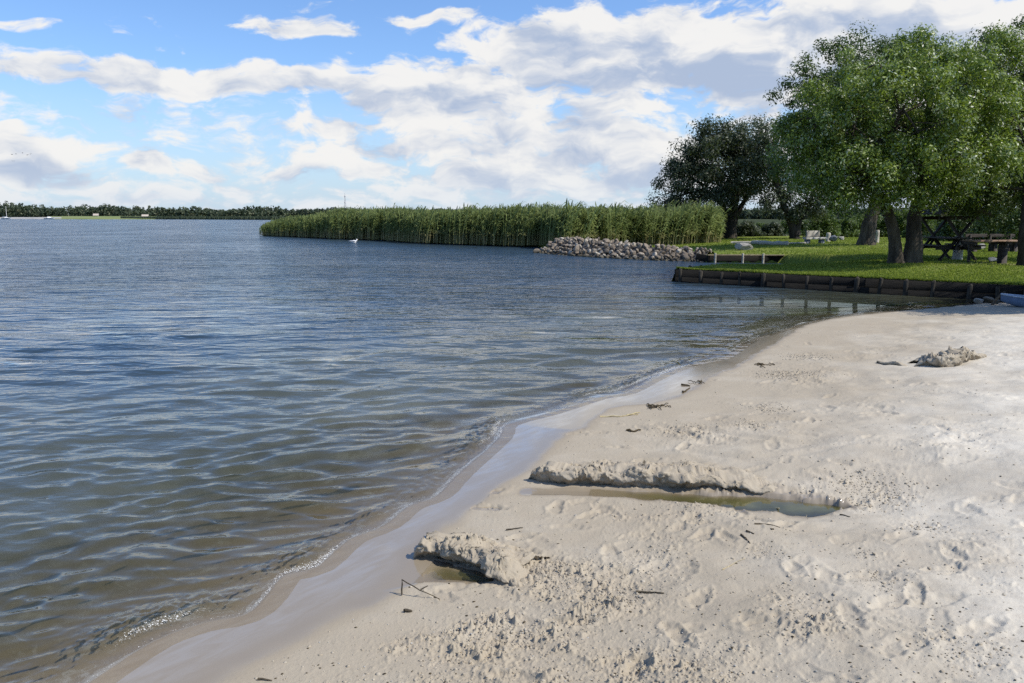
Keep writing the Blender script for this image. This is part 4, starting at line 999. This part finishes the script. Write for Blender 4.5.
sh = [('pale green shrub left of the stone bench under the dark willow', 790, 232, 16, 216, 72, 'shrubleaf'), ('mid green shrub behind the dark stone on the far lawn', 858, 232, 18, 211, 71, 'shrubleaf'), ('tall light shrub behind the leaning trunk', 870, 232, 16, 208, 74, 'shrubleaf'),
      ('dense shrub behind the two-trunk willow', 902, 233, 20, 207, 70, 'shrubleaf'), ('green shrub left of the roofed table, behind it', 936, 234, 16, 209, 66, 'shrubleaf'), ('dark dense shrub right of the stump post, far behind', 974, 237, 22, 203, 54, 'dimleaf'), ('dark dense shrub behind the bench', 1006, 238, 24, 203, 52, 'dimleaf'), ('pale shrub seen in the gap left of the stone bench', 757, 231, 16, 222, 80, 'shrubleaf'),
      ('dark low shrub right behind the end of the reed bed', 747, 232, 17, 219, 66, 'greyleaf'), ('dark low shrub between the two grey willow trunks', 772, 232, 17, 221, 67, 'greyleaf'),
      ('bright bushy shrub behind the stone bench', 822, 232, 17, 206, 61, 'shrubleaf'), ('light green shrub left of the leaning trunk', 845, 232, 16, 216, 63, 'shrubleaf'), ('dim green shrub behind the forked willow trunk', 802, 232, 14, 219, 68, 'dimleaf'),
      ('light green shrub seen between leaning trunk and two-trunk willow', 880, 233, 16, 214, 64, 'shrubleaf'), ('bright shrub seen between the two-trunk willow and the roofed table', 921, 233, 18, 212, 60, 'shrubleaf'),
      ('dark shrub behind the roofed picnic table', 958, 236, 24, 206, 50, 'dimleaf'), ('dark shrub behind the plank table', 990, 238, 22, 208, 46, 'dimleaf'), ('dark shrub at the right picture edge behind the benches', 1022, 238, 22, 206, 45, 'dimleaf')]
for i, a in enumerate(sh): shrub(*a[:6], M[a[6]], i)

# ------------------------------------------------------------------ reeds
def reeds(name, P, h, mat, lean=(.12, -.04), wid=.03, nleaf=6, dense=1.0):
    n = len(P); lx = lean[0] + .13*rng.standard_normal(n); ly = lean[1] + .10*rng.standard_normal(n)
    a = rng.uniform(0, 3.14, n); sx, sy = np.cos(a), np.sin(a); Vs, Qs, hf, rn = [], [], [], []; base = 0
    r = np.clip(rng.random(n)*.75 + .25*fbm(P[:, 0]*.5, P[:, 1]*.5, 2, 150) + .12, 0, 1)
    fr = np.array([0, .35, .7, .93, 1.0]); wd = np.array([.8, .8, .6, 1.5, .3])*wid*.6
    pts = np.stack([P[:, None, 0] + (lx*h)[:, None]*fr**2, P[:, None, 1] + (ly*h)[:, None]*fr**2, P[:, None, 2] + h[:, None]*fr], -1)
    s = np.stack([sx, sy, 0*sx], 1)[:, None, :]*wd[None, :, None]
    V = np.stack([pts-s, pts+s], 2).reshape(-1, 3); k = np.arange(n)[:, None]*10 + np.arange(4)[None]*2
    Q = np.stack([k, k+1, k+3, k+2], -1).reshape(-1, 4); Vs.append(V); Qs.append(Q); base += len(V)
    hf.append(np.repeat(np.tile(fr, n), 2)); rn.append(np.repeat(r, 4))
    for j in range(nleaf):
        f = rng.uniform(.22, .92, n); ln = rng.uniform(.38, .75, n)*(h/2.4); b = rng.normal(0.2, 1.5, n); up = rng.uniform(.25, 1.0, n)
        o = np.stack([P[:, 0]+lx*h*f**2, P[:, 1]+ly*h*f**2, P[:, 2]+h*f], 1); dx, dy = np.cos(b), np.sin(b)
        mid = o + np.stack([dx*ln*.45, dy*ln*.45, ln*.42*up], 1); tip = o + np.stack([dx*ln*.95, dy*ln*.95, ln*(.35*up-.25)], 1)
        a2 = rng.uniform(0, 6.28, n); s = np.stack([-dy*.6+.4*np.cos(a2), dx*.6+.4*np.sin(a2), .35*np.sin(a2*2)], 1)*wid*.65
        V = np.stack([o-s*.4, o+s*.4, mid+s, mid-s, tip], 1).reshape(-1, 3); k = base + np.arange(n)*5
        Qs.append(np.stack([k, k+1, k+2, k+3], 1)); Vs.append(V); base += len(V)
        Tq = np.stack([k+3, k+2, k+4, k+4], 1)[:, :3]; Qs.append(Tq)
        hf.append(np.repeat(f, 5)); rn.append(r); rn.append(r)
    return Vs, Qs, hf, rn
FRONT = REED_FRONT + [np.array([3.4, 50.2]), np.array([6.5, 50.6]), np.array([9.5, 51.0]), np.array([12.4, 51.8]), np.array([13.9, 54.5])]
FL = np.array(FRONT); fs = np.concatenate([[0], np.cumsum(np.linalg.norm(np.diff(FL, axis=0), axis=1))])
def reed_pts(n, dmax, pw):
    s = rng.random(n)*fs[-1]; d = dmax*rng.random(n)**pw
    px = np.interp(s, fs, FL[:, 0]); py = np.interp(s, fs, FL[:, 1])
    wob = 1.0*perlin(s*.22, s*0+.5, 140) + .6*perlin(s*.7, s*0+7, 141)
    y = py + d + wob; x = px - d*.15*(s/fs[-1] > .93) + d*px/py*.9
    return np.stack([x, y, 0*x], 1)
P = np.concatenate([reed_pts(9000, 4.5, 1.3), reed_pts(7000, 26, 1.0), reed_pts(2600, 1.2, 1.0), reed_pts(900, 1.6, 1.0) - np.array([0, 1.3, 0])])
P = P[(P[:, 0]/P[:, 1] < .262 - .0*P[:, 1])]
P[:, 2] = np.clip(lawn_h(P[:, 0], P[:, 1]) - .05, 0, .6); 
hh = 2.30*(1 + .10*rng.standard_normal(len(P)) + .11*fbm(P[:, 0]*.22, P[:, 1]*.22, 3, 142)) - .25*np.clip(P[:, 2], 0, .5)
hh[-1:] *= 1; hh = hh*np.where(rng.random(len(hh)) < .10, .65, 1.0); hh = hh*np.interp(np.arctan2(P[:, 0], P[:, 1]), [-.312, -.28, -.21], [.28, .66, 1.0])
hh = hh*np.clip(.55 + .45*sst(0.262, .235, P[:, 0]/P[:, 1]), .5, 1)
Vs, Qs, hf, rn = reeds('reed_bed', P, hh, M['reed'], (.16, -.05), .054, 10)
q4 = [q for q in Qs if q.shape[1] == 4]; q3 = [q for q in Qs if q.shape[1] == 3]
r4 = [r for q, r in zip(Qs, rn) if q.shape[1] == 4]; r3 = [r for q, r in zip(Qs, rn) if q.shape[1] == 3]
o = mesh_np('reed_bed', np.concatenate(Vs), [np.concatenate(q4), np.concatenate(q3)], M['reed'], None, False, {'hfrac': np.concatenate(hf)}, {'rnd': np.concatenate(r4+r3)})
tag(o, kind='stuff')

# ------------------------------------------------------------------ far shore
def strip(name, pts, z0, z1, depth, mat, kind='structure'):
    V = []; 
    for (px, Y) in pts:
        x = (px-CX)/F/CP*Y
        for k, zz in ((0, -.6), (2, z0), (depth, z1)):
            f = (Y+k)/Y; V.append((x*f, Y+k, zz))
    V = np.array(V); o = mesh_np(name, V, grid_quads(len(pts), 3), mat); o.data.flip_normals(); return tag(o, kind=kind)
strip('far_land', [(-320, 880), (0, 800), (60, 760), (140, 720), (215, 640), (275, 560), (330, 520), (460, 500), (560, 175), (1100, 165), (1600, 165)], .25, 1.2, 2600, M['farland'])
strip('meadow', [(62, 742), (80, 720), (110, 700), (150, 690), (165, 690)], .45, 2.9, 210, M['meadow'])
strip('far_shore', [(-200, 850), (0, 790), (40, 765), (72, 748)], .5, 1.8, 40, M['shingle'])
def far_wood():
    C, Rr = [], []
    for i in range(5200):
        px = random.uniform(-330, 1350); Y = 930 + 240*random.random()**1.5 - max(0, px-150)*.55
        Y = max(Y, 560 if px < 800 else 480)
        x = (px-CX)/F/CP*Y
        prof = np.interp(px, [-330, 0, 40, 120, 180, 225, 235, 300, 400, 1350], [15.0, 15.2, 14.2, 12.6, 10.8, 8.8, 9.8, 9.0, 8.0, 9.0])
        h = prof*random.uniform(.72, 1.14)*(1 + .55*mnoise.noise(Vector((x/34, Y/90, 0))))*(Y/1100 if px < 200 else Y/1000) + 1
        for k in range(5):
            C.append((x+random.gauss(0, 1.8), Y+random.gauss(0, 1.6), 1 + h*(.12+.76*k/4))); Rr.append(random.uniform(1.9, 3.4)*(1 if k < 4 else .75))
    C = np.array(C); Rr = np.array(Rr)
    V, Q, r = leaf_cloud(C, Rr, 14, 2.1, .75, .1, .9)
    tag(mesh_np('far_wood', V, Q, M['farwood'], None, False, None, {'rnd': r}), kind='stuff')
far_wood()
# reed belt on the far shore
n = 16000; px = np.where(rng.random(n) < .8, rng.uniform(120, 290, n), rng.uniform(-100, 130, n)); Yf = np.interp(px, [-100, 0, 140, 215, 275, 300], [828, 795, 716, 640, 556, 540]) + 26*rng.random(n)
P = np.stack([(px-CX)/F/CP*Yf, Yf, 0*px], 1)
hh = rng.uniform(1.7, 2.9, n)*np.where(px < 130, .35, 1)
blades('far_reeds', P, hh, np.full(n, .55), M['reed'] if False else M['farwood'], .35)
# lattice mast
def mast():
    Y = 1500; x = (349.5-CX)/F/CP*Y; z1 = AT(349.5, 193, Y)[2]
    root = empty('lattice_mast', (x, Y, 0)); tag(root, 'thin grey lattice radio mast rising above the far trees', 'mast')
    for i in range(4):
        a = math.pi/4 + i*math.pi/2; mb = MB(); mb.tube([(3.2*math.cos(a), 3.2*math.sin(a), 0), (.7*math.cos(a), .7*math.sin(a), z1-6)], [.28, .2], 6); mb.build('leg', M['steel'], root)
    mb = MB(); nl = 12
    for k in range(nl):
        z, zz = (z1-6)*k/nl, (z1-6)*(k+1)/nl; r0, r1 = 3.2-2.5*k/nl, 3.2-2.5*(k+1)/nl
        for i in range(4):
            a, b = math.pi/4 + i*math.pi/2, math.pi/4 + (i+1)*math.pi/2
            mb.tube([(r0*math.cos(a), r0*math.sin(a), z), (r1*math.cos(b), r1*math.sin(b), zz)], [.14, .14], 5)
            mb.tube([(r1*math.cos(a), r1*math.sin(a), zz), (r1*math.cos(b), r1*math.sin(b), zz)], [.14, .14], 5)
    mb.build('lattice', M['steel'], root)
    mb = MB(); mb.tube([(0, 0, z1-6.5), (0, 0, z1)], [.45, .3], 6); mb.build('antenna', M['steel'], root)
    for zf in (.62, .86):
        mb = MB(); mb.tube([(0, 0, z1*zf), (0, 0, z1*zf+1.6)], [1.5, 1.5], 10); mb.build('platform', M['steel'], root)
mast()
def sailboat(label, px, Y, mh, cab, group):
    x = (px-CX)/F/CP*Y; root = empty('sailing_boat' if mh else 'motor_boat', (x, Y, 0), .3); tag(root, label, 'boat', group)
    V = []; n, m = 12, 7; L, W = 8.5, 2.6
    for i in range(n):
        f = i/(n-1); w = W/2*math.sin(math.pi*min(1, .12+.88*f)/1.0 if f < .5 else math.pi*(.5+.5*(1-f)*.0 + .0) ) if False else W/2*(1-max(0, (f-.45)/.55)**2)*(.8+.2*min(1, f/.3))
        for j in range(m):
            a = math.pi*j/(m-1); V.append((-L/2+f*L, -math.cos(a)*w, 1.1+.3*f*f - 1.5*math.sin(a)**.8*(1-.3*f)))
    q = grid_quads(n, m); top = [(i*m, i*m+m-1, (i+1)*m+m-1, (i+1)*m) for i in range(n-1)]
    mesh_np('hull', np.array(V), [q, np.array(top), np.array([[0, 1, 5, 6]]), np.array([[1, 2, 4, 5]])], M['whitehull'], root)
    mb = MB(); mb.bar((-1.6, 0, 1.45), (1.6, 0, 1.5), 1.5, .7 if not cab else 1.5, bev=.2); mb.build('cabin', M['whitehull'], root)
    if mh:
        mb = MB(); mb.tube([(.6, 0, 1.2), (.6, 0, mh)], [.12, .08], 6); mb.build('mast', M['whitehull'], root)
        mb = MB(); mb.tube([(.5, 0, 2.4), (-3.2, 0, 2.3)], [.22, .16], 6); mb.build('boom', M['whitehull'], root)
sailboat('distant white sailing boat with bare mast by the far left shore', 18, 770, 12, False, 'boats moored by the far shore')
sailboat('distant white motor boat by the far shore right of the sailing boat', 60, 730, 0, True, 'boats moored by the far shore')
def house(label, px, Y, w, h, rh):
    x = (px-CX)/F/CP*Y; root = empty('house', (x, Y, .8), .2); tag(root, label, 'house')
    d = w*.6; V = [(-w/2, -d/2, 0), (w/2, -d/2, 0), (w/2, d/2, 0), (-w/2, d/2, 0), (-w/2, -d/2, h), (w/2, -d/2, h), (w/2, d/2, h), (-w/2, d/2, h), (-w/2, 0, h+rh), (w/2, 0, h+rh)]
    mesh_np('wall', np.array(V), [np.array([(0, 1, 5, 4), (2, 3, 7, 6)]), np.array([(4, 7, 8), (5, 9, 6)]), np.array([(1, 2, 6, 5), (3, 0, 4, 7)])], M['wallwhite'], root)
    mb = MB()
    for s in (-1, 1): 
        nrm = Vector((0, s*rh, d/2)).normalized(); mb.bar((-w/2-.4, s*d*.27, h+rh*.46+.1), (w/2+.4, s*d*.27, h+rh*.46+.1), math.hypot(d/2, rh)+.9, .25, tuple(nrm))
    mb.build('roof', M['rooftile'], root)
    for k in (-.25, .25):
        mb = MB(); mb.bar((w*k-.6, -d/2-.03, h*.55), (w*k+.6, -d/2-.03, h*.55), .06, 1.3); mb.build('window', M['bluegrey'], root)
house('far house with a pale roof in front of the wood', 154, 860, 6, 2.0, 1.6)
house('small far pale cabin at the back of the meadow', 106, 905, 5, 3.0, 1.6)

# gull sitting on the water
def gull(px, py):
    g = G(px, py, 0.0); root = empty('gull', (g[0], g[1], 0.02), .5); tag(root, 'white gull floating on the lake in front of the reed bed', 'bird')
    mb = MB(); prof = [(-.24, .07, .01), (-.18, .06, .045), (-.08, .05, .085), (.04, .05, .10), (.13, .06, .085), (.17, .10, .055), (.185, .15, .042), (.20, .19, .045), (.235, .195, .035), (.26, .19, .012)]
    mb.tube([(a, 0, b) for a, b, c in prof], [c*1.15 for a, b, c in prof], 12); mb.build('body', M['gull'], root, True)
    for s in (-1, 1):
        mb = MB(); mb.tube([(.08, s*.09, .09), (-.06, s*.105, .10), (-.2, s*.06, .10), (-.32, s*.02, .11)], [.03, .05, .035, .006], 8); mb.build('wing', M['greyfeather'], root, True)
    mb = MB(); mb.tube([(.25, 0, .19), (.30, 0, .18), (.315, 0, .172)], [.013, .009, .003], 6); mb.build('beak', M['beak'], root, True)
    root.scale = (1.25,)*3
gull(353.5, 243)
def flying(px, py, Y, rz):
    c = AT(px, py, Y); mb = MB()
    mb.tube([(-.28, 0, 0), (-.1, 0, .02), (.1, 0, .02), (.3, 0, 0)], [.03, .09, .08, .02], 8)
    for s in (-1, 1):
        v = [(.12, s*.06, .03), (-.1, s*.06, .03), (.10, s*.35, .16), (-.10, s*.35, .15), (-.02, s*.72, .06), (-.08, s*.7, .05)]
        v2 = [(a, b, c_-.025) for a, b, c_ in v]; q = [(0, 2, 3, 1), (2, 4, 5, 3)]
        mb.add(v+v2, q+[tuple(6+i for i in reversed(k)) for k in q]+[(0, 1, 7, 6), (4, 10, 11, 5), (0, 6, 8, 2), (2, 8, 10, 4), (1, 3, 9, 7), (3, 5, 11, 9)])
    o = mb.build('flying_bird', M['darkfeather']); o.location = c; o.rotation_euler = (random.uniform(-.3, .3), 0, rz)
    tag(o, 'tiny dark bird flying in the loose flock before the left cloud', 'bird', 'birds flying before the left cloud')
for i, (px, py) in enumerate([(12, 154.5), (16, 154), (22.5, 153), (27.5, 155), (30.5, 154), (13, 161)]): flying(px, py, 330, .4*i)

# ------------------------------------------------------------------ light and sky
SUN_AZ, SUN_EL = R(106), R(49)          # azimuth from +Y toward +X
sun = bpy.data.lights.new('sun', 'SUN'); sun.energy = 4.6; sun.angle = R(.53); sun.color = (1.0, .955, .88)
so = bpy.data.objects.new('sun', sun); col.objects.link(so)
sd_ = Vector((math.sin(SUN_AZ)*math.cos(SUN_EL), math.cos(SUN_AZ)*math.cos(SUN_EL), math.sin(SUN_EL)))
so.rotation_euler = sd_.to_track_quat('Z', 'Y').to_euler(); so.location = (30, 10, 40)
world = bpy.data.worlds.new('World'); scene.world = world; world.use_nodes = True
class WT(NT):
    def __init__(s): s.t = world.node_tree; s.t.nodes.clear(); s.out = s.t.nodes.new('ShaderNodeOutputWorld')
w = WT()
sky = w.n('ShaderNodeTexSky', sky_type='NISHITA', sun_disc=False, sun_elevation=SUN_EL, sun_rotation=SUN_AZ, air_density=1.0, dust_density=.6, ozone_density=1.6)
dirv = w.n('ShaderNodeTexCoord').outputs['Generated']
sx = w.n('ShaderNodeSeparateXYZ', {0: dirv})
az = w.math('ARCTAN2', sx.outputs[0], sx.outputs[1])
hl = w.math('SQRT', w.math('ADD', w.math('MULTIPLY', sx.outputs[0], sx.outputs[0]), w.math('MULTIPLY', sx.outputs[1], sx.outputs[1])))
el = w.math('DIVIDE', sx.outputs[2], w.math('MAXIMUM', hl, .02))
el = w.math('MINIMUM', el, 6.0)
pv = w.n('ShaderNodeCombineXYZ', {0: az, 1: el, 2: 0.0}).outputs[0]
warpn = w.n('ShaderNodeTexNoise', {'Vector': pv, 'Scale': 9.0, 'Detail': 3.0, 'Roughness': .55})
wv = w.n('ShaderNodeVectorMath', {0: warpn.outputs['Color'], 1: (.5, .5, .5)}, operation='SUBTRACT').outputs[0]
wv = w.n('ShaderNodeVectorMath', {0: wv, 1: (.10, .055, 0)}, operation='MULTIPLY').outputs[0]
pw_ = w.n('ShaderNodeVectorMath', {0: pv, 1: wv}, operation='ADD').outputs[0]
def to_sky(px, py):
    d = ray(px, py); return math.atan2(d[0], d[1]), d[2]/math.hypot(d[0], d[1])
BL = [(200, 78, 330, 17, .80), (310, 26, 78, 12, .62), (435, 17, 62, 9, .52), (30, 22, 50, 6, .36), (28, 156, 60, 30, .95), (20, 132, 30, 14, .8), (62, 172, 40, 10, .7), (150, 166, 36, 15, .8), (200, 170, 34, 14, .75), (95, 190, 130, 10, .45),
      (620, 52, 190, 50, 1.0), (850, 55, 280, 66, 1.0), (455, 95, 130, 42, .85), (560, 150, 210, 42, .8), (570, 176, 230, 20, .8), (585, 108, 130, 20, .62), (395, 145, 130, 15, .55), (130, 196, 160, 9, .5), (325, 128, 75, 14, .62), (360, 168, 120, 15, .55), (300, 195, 420, 9, .35), (600, 190, 380, 14, .55), (1000, 150, 300, 90, .9), (600, -8, 40, 12, .4)]
tot, lit = None, None
for (px, py, rx, ry, wt) in BL:
    a0, v0 = to_sky(px, py); a1 = to_sky(px+rx*.5, py)[0]-to_sky(px-rx*.5, py)[0]; v1 = ry/850.0
    dlt = w.n('ShaderNodeVectorMath', {0: pw_, 1: (a0, v0, 0)}, operation='SUBTRACT').outputs[0]
    scl = w.n('ShaderNodeVectorMath', {0: dlt, 1: (1/a1, 1/v1, 0)}, operation='MULTIPLY').outputs[0]
    ln_ = w.n('ShaderNodeVectorMath', {0: scl}, operation='LENGTH').outputs['Value']
    g = w.mapr(ln_, 0.35, 1.35, wt, 0.0)
    tot = g if tot is None else w.math('MAXIMUM', tot, g)
    yy = w.n('ShaderNodeSeparateXYZ', {0: scl}).outputs[1]
    l_ = w.math('MULTIPLY', g, w.math('MINIMUM', w.math('MAXIMUM', yy, -1.0), 1.0))
    lit = l_ if lit is None else w.math('ADD', lit, l_)
cs = w.n('ShaderNodeVectorMath', {0: pw_, 1: (11.0, 24.0, 1)}, operation='MULTIPLY').outputs[0]
n_a = w.noise(cs, 1.0, 8, .58)
cs2 = w.n('ShaderNodeVectorMath', {0: cs, 1: (.42, .5, 0)}, operation='ADD').outputs[0]
n_b = w.noise(cs2, 1.0, 5, .55)
# loose cumulus away from the pictured quarter of the sky
outm = w.mapr(w.math('ABSOLUTE', az), .62, .95, 0, 1)
hi = w.mapr(el, .27, .42, 0, 1)
outm = w.math('MAXIMUM', outm, hi)
cg = w.n('ShaderNodeVectorMath', {0: pv, 1: (2.2, 3.2, 1)}, operation='MULTIPLY').outputs[0]
loose = w.math('MULTIPLY', w.mapr(w.noise(cg, 1.0, 4, .5), .54, .72, 0, .5), w.mapr(el, .35, .8, .8, .25))
tot = w.math('ADD', tot, w.math('MULTIPLY', loose, outm))
dens = w.math('ADD', tot, w.math('MULTIPLY', w.math('SUBTRACT', n_a, .5), 2.2))
n_c = w.noise(w.n('ShaderNodeVectorMath', {0: pw_, 1: (26, 60, 3)}, operation='MULTIPLY').outputs[0], 1.0, 6, .6)
veil = w.math('MULTIPLY', w.mapr(el, .08, .20, .34, 0), w.math('SUBTRACT', 1.0, outm))
dens = w.math('ADD', w.math('MAXIMUM', dens, w.math('ADD', veil, w.math('MULTIPLY', w.math('SUBTRACT', n_a, .5), 1.3))), w.math('MULTIPLY', w.math('SUBTRACT', n_c, .5), 1.35))
alpha = w.mapr(dens, .18, .62, 0, .97)
thick = w.mapr(dens, .35, 1.25)
sh_ = w.math('MULTIPLY_ADD', w.math('ADD', w.math('SUBTRACT', n_a, n_b), w.math('MULTIPLY', w.math('SUBTRACT', n_c, .5), .35)), 2.3, w.math('MULTIPLY', lit, .30))
sh_ = w.math('ADD', sh_, w.mapr(thick, 0, 1, .28, -.05))
lum = w.mapr(sh_, -.34, .46)
ccol = w.mix(lum, (.50, .60, .79), (1.06, 1.045, 1.02))
ccol = w.mix(w.mapr(el, .0, .075, .55, 0), ccol, (.78, .88, 1.0))
skyc = w.n('ShaderNodeVectorMath', {0: sky.outputs[0], 1: (.72, .90, 1.16)}, operation='MULTIPLY').outputs[0]
skyc = w.mix(w.mapr(el, -.02, .17, .85, 0, False), skyc, (3.5, 4.35, 5.4))
SKY_S = .142
bg1 = w.n('ShaderNodeBackground', {'Color': skyc, 'Strength': SKY_S}).outputs[0]
bg2 = w.n('ShaderNodeBackground', {'Color': ccol, 'Strength': .77}).outputs[0]
w.t.links.new(w.n('ShaderNodeMixShader', {0: alpha, 1: bg1, 2: bg2}).outputs[0], w.out.inputs[0])

scene.view_settings.view_transform = 'Standard'; scene.view_settings.look = 'None'; scene.view_settings.exposure = 0.17; scene.view_settings.gamma = 1.0
scene.render.engine = 'CYCLES'
cy = scene.cycles; cy.max_bounces = 6; cy.transparent_max_bounces = 12; cy.diffuse_bounces = 2; cy.glossy_bounces = 2; cy.transmission_bounces = 2; cy.caustics_reflective = False; cy.caustics_refractive = False
cy.sample_clamp_indirect = 4.0; cy.use_denoising = False
